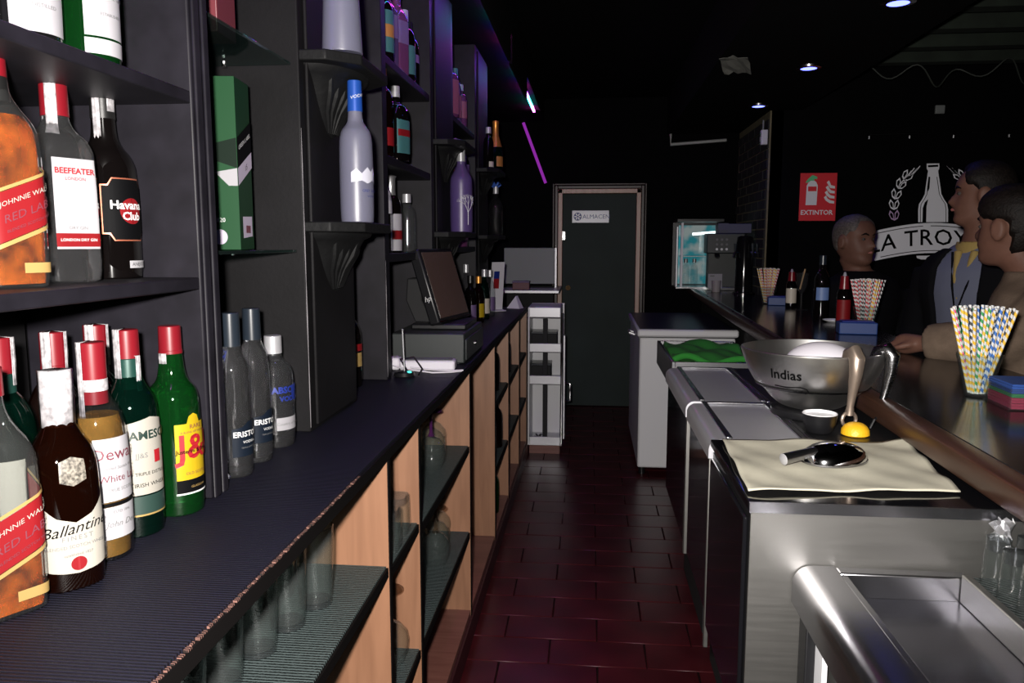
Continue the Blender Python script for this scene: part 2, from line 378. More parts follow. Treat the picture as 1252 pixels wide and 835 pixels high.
# ------------------------------------------------------------------ the room
WORLD = []
def wthing(name, label, cat, loc, group=None):
    t = thing(name, label, cat, loc, 0, group); WORLD.append(t); return t
floor = struct(box('floor', 'grout', None, -.95, 3.4, -.7, 6.9, -.05, -.004))
tm = MB().box(-.163, .163, -.0805, .0805, -.006, 0).mesh('tile'); tm.materials.append(M['tile'])
for j in range(33):
    for i in range(5):
        y = 1.55+j*.165; x = -.62+i*.33+(.165 if j % 2 else 0)
        if x > .62 or y > 6.68: continue
        o = bpy.data.objects.new('tile', tm); COL.objects.link(o); o.parent = floor
        o.location = (x, y, random.uniform(-.0012, .0002)); o.rotation_euler = (random.uniform(-.004, .004), random.uniform(-.004, .004), 0)
        b = o.modifiers.new('b', 'BEVEL'); b.width = .002; b.segments = 1
struct(box('wall_left', 'black_wall', None, -1.0, -.93, -.7, 6.9, 0, 2.6))
struct(box('wall_back', 'black_wall', None, -1.0, 1.25, 6.7, 6.8, 0, 2.6))
struct(box('wall_logo_side', 'black_wall', None, 1.22, 3.4, 5.6, 5.7, 0, 2.6))
struct(box('wall_right', 'black_wall', None, 3.4, 3.5, -.7, 5.7, 0, 2.6))
struct(box('wall_front', 'black_wall', None, -1.0, 3.5, -.8, -.7, 0, 2.6))
struct(box('ceiling', 'black_wall', None, -1.0, 3.5, -.8, 6.9, 2.62, 2.7))
struct(box('trim_1', 'black_wall', None, .62, 1.42, .3, 6.7, 2.3, 2.62)); bpy.data.objects['trim_1']['label'] = 'black dropped ceiling box above the bar'
struct(box('trim_2', 'black_wall', None, -.93, -.40, .0, 6.7, 2.42, 2.62)); bpy.data.objects['trim_2']['label'] = 'black ceiling box above the bottle shelves'
# brick side wall at the end of the bar
bw = struct(box('wall_brick', 'mortar', None, 1.208, 1.30, 5.6, 6.7, 0, 2.3))
bmx = MB().box(-.008, .006, -.106, .106, -.029, .029).mesh('brick'); bmx.materials.append(M['brick'])
bmh = MB().box(-.008, .006, -.049, .049, -.029, .029).mesh('brick'); bmh.materials.append(M['brick'])
for j in range(19):
    z = 1.06+j*.068
    if z > 2.27: break
    y = 5.6+(.0 if j % 2 else -.113)
    for i in range(7):
        yy = y+.113+i*.226
        if i == 0 and j % 2 == 0: o = bpy.data.objects.new('brick', bmh); yy = 5.655
        elif yy > 6.62: continue
        else: o = bpy.data.objects.new('brick', bmx)
        COL.objects.link(o); o.parent = bw; o.location = (1.206+random.uniform(-.003, .002), yy, z)
# pipe bracket on the back wall
MB().tube([(.65, 6.685, 2.32), (.65, 6.685, 2.215), (1.10, 6.685, 2.245)], .013, 10).build('wall_pipe', mat('pipe_grey', (.30, .31, .30), .5))
tag(bpy.data.objects['wall_pipe'], 'pale L-shaped pipe on the black wall right of the door', 'pipe')
# ---------------------------- door
d = struct(box('door_1', 'door', None, -.235, .375, 6.665, 6.70, .006, 1.815))
for (a, b, c, e) in ((-.275, -.238, 0, 1.855), (.378, .415, 0, 1.855)):
    box('door_frame', 'frame', d, a, b, 6.63, 6.70, c, e, .004)
box('door_frame', 'frame', d, -.275, .415, 6.63, 6.70, 1.818, 1.855, .004)
for k, (o0, o1) in enumerate(((.003, .028), (.034, .048))):
    a, b, c = -.275-o0, .415+o0, 1.855+o0; w = o1-o0
    box('door_casing', 'frame_dark', d, a-w, a, 6.645+k*.02, 6.70, 0, c+w, .004); box('door_casing', 'frame_dark', d, b, b+w, 6.645+k*.02, 6.70, 0, c+w, .004)
    box('door_casing', 'frame_dark', d, a, b, 6.645+k*.02, 6.70, c, c+w, .004)
for z in (1.43, .28):
    h = box('hinge', 'chrome', d, -.245, -.212, 6.645, 6.663, z, z+.075, .003)
kn = MB().tube([(-.19, 6.665, 1.03), (-.19, 6.62, 1.03), (-.185, 6.60, 1.03)], [.012, .012, .022], 12).build('door_knob', 'brass', d)
box('lock_plate', 'chrome', d, -.225, -.20, 6.650, 6.664, .33, .50, .003)
sg = wthing('door_sign', 'silver nameplate with an emblem on the dark green door', 'sign', (0, 6.66, 1.575))
pl = box('plate', 'sign_plate', sg, -.158, .152, 6.655, 6.664, 1.575, 1.678, .002)
text3d('lettering', 'ALMACEN', .05, lambda a, b: (.045+a, 6.6535, 1.625+b), 'ink_blue', pl)
em = MB().lathe([(0, .034), (.001, .034)], 24).build('emblem', 'ink_blue', pl); em.location = (-.11, 6.6545, 1.627); em.rotation_euler = (PI/2, 0, 0)
for k in range(6):
    a = k*PI/3; q = MB().box(.008, .028, -.004, .004, 0, .0006).build('emblem_spoke', 'sign_plate', pl); q.location = (-.11, 6.653, 1.627); q.rotation_euler = (PI/2, a, 0)

# ------------------------------------------------------------------ back bar shelving on the left
XF, XB = -.605, -.925
su = wthing('shelf_unit', 'charcoal shelf unit holding the nearest row of spirits', 'shelf', (-.75, .6, .99))
box('back_panel', 'paint', su, XB, XB+.02, .1, 1.16, .99, 2.42)
box('upright', 'paint_edge', su, XB+.02, XF, 1.162, 1.216, .99, 2.42, .003)
box('upright_moulding', 'paint_edge', su, XF, XF+.006, 1.166, 1.186, .99, 2.42, .004)
box('upright_moulding', 'paint_edge', su, XF, XF+.006, 1.194, 1.212, .99, 2.42, .004)
box('upright', 'paint_edge', su, XB+.02, XF, .10, .15, .99, 2.42, .003)
for z in (1.348, 1.63, 1.93): box('shelf', 'paint_edge', su, XB+.02, XF-.002, .15, 1.161, z-.019, z, .002)
box('alcove_back', 'paint', su, XB, XB+.02, 1.225, 1.60, .99, 2.42)

def alcove(label, y0, y1, zs, cy):
    for i, z in enumerate(zs):
        g = wthing('glass_shelf', label[i], 'shelf', (-.76, cy, z), 'glass shelves in the alcoves')
        box('pane', 'g_shelf', g, XB+.02, XF-.012, y0+.003, y1-.003, z-.006, z, .001)
        for yy in ((y0+.02, y1-.02)): MB().tube([(-.75, yy, z-.012), (-.75, yy, z-.0065)], .005, 8).build('peg', 'chrome', g)
M['g_shelf'] = glass('shelf_glass', (.62, .74, .70), .10, (.05, .08, .075), .03)
alcove(['thin glass shelf under the green gift box', 'thin glass shelf under the red box, highest in the near alcove'], 1.225, 1.60, (1.388, 1.770), 1.41)
alcove(['small glass shelf right of the frosted vodka bottle'], 1.962, 2.265, (1.452,), 2.1)

def corbel(zt, y0, y1, parent):
    yc = (y0+y1)/2; n = 9
    MB().prism([(XF-.02, y0+.005), (XF+.055, y0+.005), (XF+.115, y0+.065), (XF+.115, y1-.065), (XF+.055, y1-.005), (XF-.02, y1-.005)], lambda p, q, h: (p, q, h), zt-.022, zt).build('corbel_top', 'corbel', parent, .003)
    ring = []
    for h, dx, wy in ((0, .092, .145), (-.010, .086, .14), (-.016, .070, .132), (-.03, .062, .118), (-.05, .050, .105), (-.075, .036, .088), (-.10, .024, .066), (-.125, .014, .042), (-.14, .006, .02)):
        ring.append([(XF-.01, yc-wy, zt-.022+h)]+[(XF+dx*math.sin(PI*k/n), yc-wy*math.cos(PI*k/n), zt-.022+h) for k in range(1, n)]+[(XF-.01, yc+wy, zt-.022+h)])
    MB().loft(ring).build('corbel_body', 'corbel', parent)
    for k in range(-3, 4):
        q = abs(k)*.007
        pts = [(XF+.060-q, yc+k*.030, zt-.042), (XF+.050-q*.8, yc+k*.027, zt-.072), (XF+.028-q*.4, yc+k*.020, zt-.105), (XF+.012, yc+k*.010, zt-.15)]
        MB().tube(pts, [.007, .009, .008, .004], 8).build('acanthus_leaf', 'corbel', parent)
M['corbel'] = mat('corbel_paint', (.0042, .0043, .0046), .6, spec=.2, bump=.6, bscale=60)
PIL = [(1.613, 1.958, 'wide grey pilaster with carved brackets, nearest the camera'), (3.0, 3.40, 'middle pilaster with brackets behind the touchscreen till'), (4.15, 4.58, 'farthest pilaster, green-lit at its top')]
for y0, y1, lb in PIL:
    p = wthing('pilaster', lb, 'pilaster', (-.76, (y0+y1)/2, .99), 'pilasters of the back bar')
    box('shaft', 'paint', p, XB+.02, XF, y0, y1, .99, 2.42, .003)
    box('face_panel', 'paint', p, XF, XF+.008, y0+.03, y1-.03, 1.0, 2.40, .003)
    corbel(1.447, y0, y1, p); corbel(1.800, y0, y1, p)
MB().tube([(XF+.0005, 1.6135, 1.0+.08*k) for k in range(9)], [.0005, .0012, .0006, .0014, .0006, .0012, .0005, .0010, .0003], 5).build('chipped_edge', 'chip', [o for o in WORLD if o.name == 'pilaster'][0])
def bay(label, y0, y1, zs, last):
    s = wthing('shelf_bay', label, 'shelf', (-.76, (y0+y1)/2, .99), 'shelf bays of the back bar')
    box('back_panel', 'paint', s, XB, XB+.02, y0, y1, .99, 2.42)
    box('upright', 'paint_edge', s, XB+.02, XF, y0, y0+.05, .99, 2.42, .003)
    if last: box('upright', 'paint_edge', s, XB+.02, XF, y1-.03, y1-.004, .99, 2.42, .003)
    for z in zs: box('shelf', 'paint_edge', s, XB+.02, XF-.004, y0+.051, y1-(.031 if last else .001), z-.026, z, .003)
    return s
b1 = bay('charcoal shelf bay behind the touchscreen till', 2.268, 2.998, (1.37, 1.665, 1.955), True)
MB().tube([(XF+.0005, 2.269, 1.0+.05*k) for k in range(8)], [.0004, .0012, .0005, .0013, .0008, .0012, .0004, .0003], 5).build('chipped_edge', 'chip', b1)
b2 = bay('far shelf bay with magenta-lit bottles', 3.402, 4.148, (1.385, 1.645, 1.965), True)
box('alcove_back', 'paint', b1, XB, XB+.02, 1.962, 2.266, .99, 2.42)

# ------------------------------------------------------------------ the counter under the shelves
ct = wthing('back_counter', 'long black counter with a ribbed rubber mat along the bottle shelves', 'counter', (-.66, 2.6, .965))
box('board', 'edge_black', ct, -.928, -.405, .05, 5.07, .962, .984)
box('ribbed_mat', 'mat_top', ct, -.90, -.410, .05, 5.06, .9842, .9895)
es = MB()
for k in range(70):
    y = .45+k*.0125
    es.box(-.4105, -.4055+random.uniform(-.002, .001), y, y+.008, .9845, .9868+random.uniform(-.001, .0006))
e = es.build('frayed_mat_edge', 'mat_edge', ct); e['kind'] = 'stuff'; e['label'] = 'frayed copper-coloured edge of the rubber mat'
# base cabinet
bc = wthing('base_cabinet', 'open pine base cabinet full of glasses under the left counter', 'cabinet', (-.64, 2.6, 0))
PY = [.30, 1.51, 1.80, 2.60, 3.31, 3.88, 4.47, 5.0]
for y in PY:
    q = box('side_panel', 'pine', bc, -.88, -.408, y, y+.016, .085, .961); box('edge_band', 'edge_black', q, -.408, -.4055, y-.0005, y+.0165, .085, .961)
box('back_board', 'pine', bc, -.90, -.882, .3, 5.016, .085, .961)
SH = {0: (.735, .40), 1: (.722, .395), 2: (.705, .395), 4: (.70, .40), 5: (.70, .40), 6: (.70, .40)}
for i in range(7):
    y0, y1 = PY[i]+.017, PY[i+1]-.001
    box('bottom_board', 'pine_floor', bc, -.88, -.409, y0, y1, .085, .105)
    for z in SH.get(i, ()):
        q = box('shelf', 'pine', bc, -.88, -.414, y0, y1, z-.022, z-.004); box('edge_band', 'edge_black', q, -.4135, -.409, y0, y1, z-.023, z-.003)
        box('shelf_liner', 'mat_shelf', q, -.88, -.414, y0, y1, z-.0038, z)
box('end_panel', 'pine', bc, -.88, -.405, 5.017, 5.06, .03, .961)
box('plinth', 'plinth', bc, -.86, -.40, .3, 5.05, 0, .084)
# ------------------------------------------------------------------ spirits, near bay
deg = math.radians
LF = deg(-17)
def P_round(h, r, sh, neck, nr, n=2): return [(0, r*.9, n), (.004, r, n), (sh, r, n), (sh+.022, r*.93, n), (sh+.042, (r+nr)/2, 2), (neck, nr, 2), (neck+.01, nr, 2), (h-.004, nr*.96, 2), (h-.001, nr*.9, 2)]
Z = .9895
G1, G2, G3 = 'front row of whisky bottles on the counter', 'bottles on the near middle shelf', 'back row of bottles behind the whisky labels'
# 1 clear square whisky, slanted red label, partly empty
def red_square(name, label, loc, rz, level, grp, rim=False):
    return bottle(name, label, loc, rz, [(0, .033, 5), (.004, .0365, 6), (.165, .0365, 6), (.19, .034, 4), (.212, .022, 2.4), (.232, .0145, 2), (.27, .0138, 2)], 'g_clear',
        caps=[(.215, .250, .0175, .0152, 'cap_black'), (.243, .277, .0158, .0155, 'red_cap')] if not rim else [(.245, .277, .0158, .0155, 'red_cap')], liq=(level, 'whisky'),
        labels=[R(-.034, .075, .062, .118, 'red_label', .42), R(-.034, .075, .056, .061, 'ink_gold', .42), R(-.034, .075, .119, .123, 'ink_gold', .42), R(.0, .040, .018, .030, 'ink_gold')],
        texts=[('JOHNNIE WALKER', .0082, .012, .109, 'paper', dict(sl=.42)), ('RED LABEL', .0135, .014, .092, 'ink_wine', dict(sl=.42)), ('BLENDED SCOTCH WHISKY', .0048, .014, .078, 'ink_wine', dict(sl=.42))],
        strips=[(.20, .2772, .0172, -.9, -.3, 'strip')], group=grp)
red_square('whisky_bottle', 'part-empty square whisky bottle with a slanted red label, leftmost on the counter', (-.655, .775, Z), deg(-30), .082, G1, True)
bottle('whisky_bottle', 'brown whisky bottle with a cream chevron label and red seal', (-.632, .853, Z), deg(-38),
    [(0, .036, 3), (.004, .040, 3), (.135, .040, 3), (.165, .037, 2.6), (.19, .022, 2), (.205, .0155, 2), (.262, .0145, 2)], 'g_brown', sy=.92,
    caps=[(.225, .262, .0172, .0168, 'strip')], liq=None,
    labels=[([(-.048, .118), (-.02, .092), (0, .084), (.018, .092), (.048, .122)], [(-.048, .030), (-.015, .024), (0, .022), (.015, .024), (.048, .030)], 'paper'), ([(-.014, .158), (0, .163), (.014, .158)], [(-.014, .134), (0, .128), (.014, .134)], 'crest'), disc(0, .034, .0085, 'red_label')],
    texts=[("Ballantine's", .0185, .004, .078, 'ink', dict(shear=.35, sl=.10)), ('FINEST', .008, .0, .066, 'ink_grey', dict(space=1.4)), ('BLENDED SCOTCH WHISKY', .0055, 0, .056, 'ink_grey'), ('established 1827', .0045, 0, .046, 'ink_grey')],
    strips=[(.195, .2625, .0178, -1.9, 1.2, 'strip')], group=G1) if M.setdefault('crest', mat('crest_print', (.10, .09, .075), .4, noise=.9, nscale=260)) else None
bottle('whisky_bottle', 'clear whisky bottle with a tall cream label lettered in dark red', (-.640, .935, Z), deg(-18),
    [(0, .033), (.004, .0365), (.165, .0365), (.195, .030), (.215, .018), (.235, .0145), (.283, .0142)], 'g_grey', caps=[(.205, .285, .0165, .0165, 'red_cap'), (.222, .238, .0170, .0170, 'strip')], liq=(.19, 'whisky_pale'),
    labels=[R(-.030, .040, .080, .163, 'paper_w'), R(-.030, .040, .030, .073, 'paper_w'), R(-.030, .040, .074, .0785, 'ink')],
    texts=[("Dewar's", .022, .004, .142, 'ink_wine'), ('Blended Scotch Whisky', .0055, .004, .124, 'ink_grey'), ('White Label', .013, .006, .110, 'ink_wine'), ('TRUE SCOTCH', .006, .004, .095, 'ink_grey'), ('John Dewar', .011, .006, .050, 'ink_grey', dict(shear=.3, on=1)), ('ESTD 1846', .005, .0, .066, 'ink_grey', dict(on=1))],
    strips=[(.185, .2855, .0178, -2.0, -1.35, 'strip')], group=G1)
bottle('whisky_bottle', 'dark green whiskey bottle with a cream label and green lower band', (-.645, 1.020, Z), LF,
    [(0, .033), (.004, .0368), (.175, .0368), (.2, .030), (.218, .019), (.235, .0150), (.29, .0145)], 'g_dkgreen', caps=[(.208, .252, .0176, .0165, 'foil_green'), (.252, .292, .0162, .0160, 'red_cap')],
    labels=[([(-.036, .163), (0, .171), (.036, .163)], [(-.036, .062), (.036, .062)], 'paper'), R(-.036, .036, .034, .060, 'band_green'), R(-.036, .036, .0315, .034, 'ink_gold'), R(.002, .013, .105, .123, 'ink_red')],
    texts=[('JAMESON', .0165, .001, .146, 'ink_green', dict(bold=.0004)), ('TRIPLE DISTILLED', .0066, 0, .092, 'ink'), ('IRISH WHISKEY', .008, 0, .076, 'ink'), ('JJ&S', .010, -.016, .118, 'ink_grey')],
    strips=[(.225, .2925, .0176, -1.9, -1.2, 'strip'), (.205, .255, .0182, -.15, .3, 'strip')], group=G1)
bottle('whisky_bottle', 'bright green whisky bottle with a yellow label and big red letters', (-.632, 1.110, Z), LF,
    [(0, .034), (.004, .0385), (.165, .0385), (.192, .034), (.205, .022), (.222, .0185), (.235, .0175), (.262, .0150), (.285, .0148)], 'g_green', caps=[(.248, .288, .0165, .0160, 'red_cap'), (.246, .252, .0172, .0172, 'red_cap')],
    labels=[([(-.030, .142), (-.012, .142), (-.008, .153), (0, .157), (.008, .153), (.012, .142), (.034, .142)], [(-.030, .056), (.034, .056)], 'yellow'), R(-.030, .034, .036, .056, 'ink'), R(-.031, .035, .0335, .036, 'ink_white')],
    texts=[('J&B', .052, .010, .105, 'ink_red', dict(bold=.001)), ('RARE', .009, .002, .137, 'ink_wine'), ('A BLEND OF THE PUREST', .0042, .002, .129, 'ink_wine'), ('Justerini & Brooks', .0085, .002, .100, 'ink', dict(bold=.0002)), ('OLD SCOTCH', .006, .002, .066, 'ink_wine'), ('GLASGOW', .005, .002, .045, 'ink_gold', dict(on=1))],
    strips=[(.232, .247, .0180, -1.9, -1.1, 'strip')], group=G1) if M.setdefault('gin_green', mat('green_liquid', (.004, .10, .012), .05, trans=.3)) else None
# back row, only their caps show
BR = [(-.740, .820, 'brown', 'g_brown', 'whisky bottle behind the square red-label bottle, white strip over its red cap', .286), (-.745, .905, 'green', 'g_dkgreen', 'green-necked bottle with a red cap behind the chevron-label bottle', .292),
      (-.745, 1.005, 'dark', 'g_brown', 'dark bottle with a red cap and white strip behind the cream tall-label bottle', .288), (-.735, 1.085, 'dark', 'g_dkgreen', 'dark bottle behind the green-banded whiskey bottle, red cap with trailing strip', .290)]
for i, (x, y, _, g, lb, h) in enumerate(BR):
    bottle('whisky_bottle', lb, (x, y, Z), deg(-50), P_round(h, .037, .17, .225, .0145), g, caps=[(h-.045, h+.001, .0162, .016, 'red_cap')]+([(h-.085, h-.045, .0178, .0165, 'foil_green')] if i in (1, 3) else [(h-.07, h-.045, .0172, .0165, 'red_cap')]),
           labels=[R(-.03, .03, .05, .14, 'paper')], strips=[(h-.07, h+.0015, .0180, -.9, -.2, 'strip'), (h-.06, h+.001, .0180, .8, 1.3, 'strip')], group=G3)
# middle shelf
Z2 = 1.348
red_square('whisky_bottle', 'full square whisky bottle with a slanted red label on the middle shelf', (-.690, .862, Z2), deg(-22), .200, G2)
bottle('gin_bottle', 'clear square gin bottle with a white label and red lettering', (-.722, 1.012, Z2), deg(-25),
    [(0, .032, 5), (.004, .0365, 8), (.165, .0365, 8), (.188, .033, 5), (.205, .020, 2.4), (.222, .0155, 2), (.268, .0145, 2)], 'g_solid', caps=[(.222, .272, .0175, .0170, 'red_cap')],
    labels=[R(-.029, .030, .045, .165, 'paper_w'), R(-.029, .030, .048, .066, 'red_label')],
    texts=[('BEEFEATER', .0105, 0, .148, 'ink_red', dict(bold=.0003)), ('LONDON', .006, 0, .138, 'ink_red'), ('DRY GIN', .006, 0, .073, 'ink_grey'), ('LONDON DRY GIN', .0055, 0, .057, 'ink_white', dict(on=1))],
    strips=[(.195, .2725, .0185, -1.1, -.35, 'strip')], group=G2) if M.setdefault('gin', glass('gin', (.93, .94, .95), .02, (.3, .3, .32))) else None
bottle('rum_bottle', 'black rum bottle with a copper-edged label and red disc', (-.722, 1.118, Z2), LF,
    [(0, .038), (.004, .0425), (.155, .0425), (.180, .036), (.198, .021), (.215, .0165), (.268, .0160)], 'g_black', caps=[(.235, .275, .0172, .0168, 'cap_black')],
    labels=[([(-.040, .138), (-.03, .138), (-.024, .148), (.024, .148), (.03, .138), (.042, .138)], [(-.040, .066), (-.03, .066), (-.024, .056), (.024, .056), (.03, .066), (.042, .066)], 'copper'),
            ([(-.038, .136), (-.029, .136), (-.023, .146), (.023, .146), (.029, .136), (.040, .136)], [(-.038, .068), (-.029, .068), (-.023, .058), (.023, .058), (.029, .068), (.040, .068)], 'ink'),
            disc(.004, .1, .019, 'red_label'), R(-.005, .034, .016, .027, 'paper_w')],
    texts=[('Havana', .017, -.003, .108, 'ink_white', dict(bold=.0004, on=1)), ('Club', .016, .003, .092, 'ink_white', dict(bold=.0004, on=1)), ('ANEJO 7', .007, .012, .0215, 'ink', dict(on=3))],
    strips=[(.205, .2755, .0178, -1.5, -.9, 'strip'), (.245, .2758, .0178, -.35, .35, 'strip')], group=G2) if M.setdefault('copper', mat('copper_print', (.30, .09, .05), .35, .5)) else None
# top shelf
Z3 = 1.63
bottle('gin_bottle', 'clear bottle with a big white label on the top near shelf, cut by the frame', (-.672, .905, Z3), deg(-30), P_round(.28, .037, .17, .22, .015), 'g_grey', caps=[(.25, .282, .017, .017, 'cap_silver')],
    labels=[R(-.034, .036, .015, .13, 'paper_w')], texts=[('DRY GIN', .012, .004, .10, 'ink_grey'), ('LONDON', .008, .004, .075, 'ink_grey'), ('DISTILLED', .006, .004, .045, 'ink_grey')])
bottle('gin_bottle', 'green glass bottle with a white label on the top near shelf', (-.660, 1.002, Z3), deg(-12), P_round(.28, .0385, .17, .22, .015), 'g_green', caps=[(.25, .282, .017, .017, 'cap_silver')],
    labels=[R(-.034, .034, .034, .14, 'paper_w'), R(-.034, .034, .012, .031, 'paper_w')], texts=[('LONDON DRY', .009, .0, .10, 'ink_grey'), ('SPECIAL GIN', .008, .0, .085, 'ink_grey'), ('ESTABLISHED', .005, .0, .062, 'ink_grey')])
# alcove: two vodka bottles and one round-shouldered
for i, (x, y) in enumerate(((-.628, 1.300), (-.632, 1.396))):
    bottle('vodka_bottle', ['tall clear vodka bottle with a navy label right beside the near upright', 'tall clear vodka bottle with a navy label, middle one of the alcove trio'][i], (x, y, Z), LF,
        [(0, .027), (.004, .0305), (.175, .0305), (.205, .026), (.225, .0165), (.24, .0148), (.286, .0148)], 'g_solid', caps=[(.232, .291, .0165, .0160, 'cap_navy')],
        labels=[([(-.03, .088), (-.012, .091), (0, .100), (.012, .100), (.03, .100)], [(-.03, .038), (.03, .038)], 'navy')], texts=[('ERISTOFF', .0135, 0, .078, 'ink_white', dict(bold=.0003)), ('VODKA', .007, 0, .064, 'ink_white'), ('TRIPLE DISTILLED', .004, 0, .054, 'ink_grey')], group='vodka bottles in the near alcove')
bottle('vodka_bottle', 'short-necked clear vodka bottle with blue letters and a white band', (-.640, 1.510, Z), LF,
    [(0, .034), (.005, .0385), (.13, .0385), (.158, .036), (.172, .026), (.180, .016), (.215, .0155)], 'g_solid', caps=[(.190, .226, .0175, .0172, 'cap_silver')],
    labels=[R(-.032, .034, .036, .062, 'paper_w'), R(.004, .034, .102, .126, 'ink_blue')], texts=[('ABSOLUT', .018, .0, .118, 'ink_blue', dict(bold=.0008)), ('VODKA', .014, 0, .10, 'ink_blue', dict(bold=.0006)), ('Country of Sweden', .008, 0, .049, 'ink_grey')])
# bottle hidden beside the pilaster
bottle('liqueur_bottle', 'dark bottle with a red and yellow label peeping out behind the near pilaster', (-.690, 2.17, Z), deg(-40), P_round(.27, .036, .14, .20, .014), 'g_black', caps=[(.235, .272, .0155, .015, 'cap_black')],
    labels=[R(-.03, .034, .105, .125, 'red_label'), R(-.014, .022, .06, .10, 'ink_gold')], seg=24)
# frosted vodka on the lower bracket, frosted vase on the upper one
bottle('vodka_bottle', 'frosted white vodka bottle with a blue foil neck on the lower bracket', (-.527, 1.742, 1.447), deg(-40),
    [(0, .033), (.004, .0375), (.165, .0375), (.20, .034), (.215, .022), (.228, .0155), (.295, .0145), (.307, .0145)], 'g_frost', caps=[(.245, .312, .0168, .0155, 'blue_foil')],
    labels=[([(-.034, .110), (-.022, .118), (-.01, .108), (.004, .122), (.014, .112), (.026, .124), (.036, .112)], [(-.034, .088), (-.01, .092), (.004, .086), (.02, .094), (.036, .084)], 'peak')], texts=[('GREY GOOSE', .008, .014, .070, 'ink_blue'), ('VODKA', .006, .012, .058, 'ink_blue'), ('VODKA', .010, 0, .278, 'ink_white', dict(sl=.3))]) if M.setdefault('blue_foil', mat('blue_foil', (.012, .06, .30), .35, .2)) and M.setdefault('peak', mat('peak_print', (.42, .42, .48), .3)) else None
vs = thing('frosted_vase', 'tall frosted flared vase on the upper carved bracket', 'vase', (-.530, 1.672, 1.800))
MB().lathe([(0, .042), (.003, .0425), (.12, .037), (.24, .032), (.25, .033)], 40).build('vase_body', 'g_frost', vs)
for k in range(7): MB().lathe([(-.002, .0015), (0, .002), (.002, .0015)], 8, .0385-.0045*k*.22, 0, .03+.027*k).build('moulded_dot', 'g_frost', vs)
vs.rotation_euler = (0, 0, deg(-70))
# gift boxes
gb = thing('gift_box', 'dark green whisky gift box on the glass shelf', 'box', (-.697, 1.442, 1.3885), deg(7))
bx = MB().box(-.042, .042, -.042, .042, 0, .315).build('carton', 'box_green', gb, .002)
def face(n):  # n: 0 faces +X, 1 faces -Y
    return (lambda a, b, o=.0007: (.042+o, a, b)) if n == 0 else (lambda a, b, o=.0007: (a, -.042-o, b))
def quad(name, m, p, fn, pts, o=.0007):
    v = [fn(a, b, o) for a, b in pts]; return MB().add(v, [tuple(range(len(v)))]).build(name, m, p, 0, False)
F0, F1 = face(0), face(1)
quad('lit_side', 'box_green_lit', bx, F1, [(-.042, .001), (.042, .001), (.042, .314), (-.042, .314)], .0004)  # lit side of the carton painted in the lighter green
bb = quad('black_band', 'ink', bx, F0, [(-.0415, .150), (.0415, .188), (.0415, .245), (-.0415, .205)]); quad('black_band', 'box_band', bx, F1, [(-.0415, .178), (.0415, .150), (.0415, .205), (-.0415, .185)]) if M.setdefault('box_band', mat('box_band', (.003, .009, .005), .5, spec=.15)) else None
quad('pale_band', 'lilac', bx, F0, [(-.0415, .118), (.0415, .158), (.0415, .188), (-.0415, .150)]) if M.setdefault('lilac', mat('lilac_print', (.34, .30, .38), .5)) else None
quad('pale_band', 'paper_w', bx, F1, [(.0, .143), (.0415, .150), (.0415, .118), (.025, .118)])
text3d('lettering', 'GREEN LABEL', .0115, lambda a, b: (.0434, a, .203+b+a*.46), 'ink_white', bb); text3d('lettering', '15', .015, lambda a, b: (.0434, .005+a, .155+b+a*.46), 'ink', bb)
pl_ = quad('picture_label', 'lilac', bx, F0, [(-.025, .022), (.03, .026), (.03, .064), (-.025, .062)])
for k in range(3): quad('berry_print', 'ink_wine', pl_, F0, [(-.010+k*.009, .032), (-.002+k*.009, .032), (-.002+k*.009, .046), (-.010+k*.009, .046)], .0016)
text3d('lettering', '1820', .011, lambda a, b: (a+.005, -.0428, .055+b), 'ink_white', bx)
em2 = MB().lathe([(0, .014), (.0005, .014)], 24).build('round_emblem', 'lilac', bx); em2.location = (.005, -.0432, .024); em2.rotation_euler = (PI/2, 0, 0)
rb = thing('gift_box', 'red gift box on the upper glass shelf, cut by the frame', 'box', (-.705, 1.405, 1.7705), deg(5))
q = MB().box(-.045, .045, -.045, .045, 0, .30).build('carton', 'box_red', rb, .002) if M.setdefault('box_red', mat('box_red', (.10, .016, .022), .45)) else None
text3d('lettering', 'RED', .014, lambda a, b: (.0458, a, .20+b), 'ink_gold', q)
# ------------------------------------------------------------------ bottles in the farther bays
def fb(label, x, y, z, h, r, g, cap, lbl=None, lz=(.25, .55), rz=-25, grp='bottles in the far shelf bays', n=2, name='liqueur_bottle', sh=.58, extra=()):
    return bottle(name, label, (x, y, z), deg(rz), P_round(h, r, h*sh, h*(sh+.20), min(.014, r*.42), n), g, caps=[(h*.86, h+.002, .0155, .015, cap)],
                  labels=([R(-r*.9, r*.9, h*lz[0], h*lz[1], lbl)] if lbl else [])+[R(-r*.8, r*.8, a*h, b*h, m) for a, b, m in extra], seg=20, group=grp)
M['lbl_cyan'] = mat('cyan_and_lit_label', (.03, .10, .10), .5); M['lbl_orange'] = mat('orange_label', (.28, .12, .03), .5); M['lbl_pink'] = mat('pink_and_lit_label', (.20, .06, .09), .5)  # cyan and pink also carry LED light on the lit shelf bottles
M['lbl_violet'] = mat('violet_and_lit_label', (.11, .07, .16), .5); M['lbl_cream'] = mat('cream_label', (.42, .38, .32), .5); M['lbl_gold'] = mat('gold_label', (.42, .26, .06), .4)  # violet also carries LED light on the lit shelf bottles
M['stripe_white'] = M['paper_w']
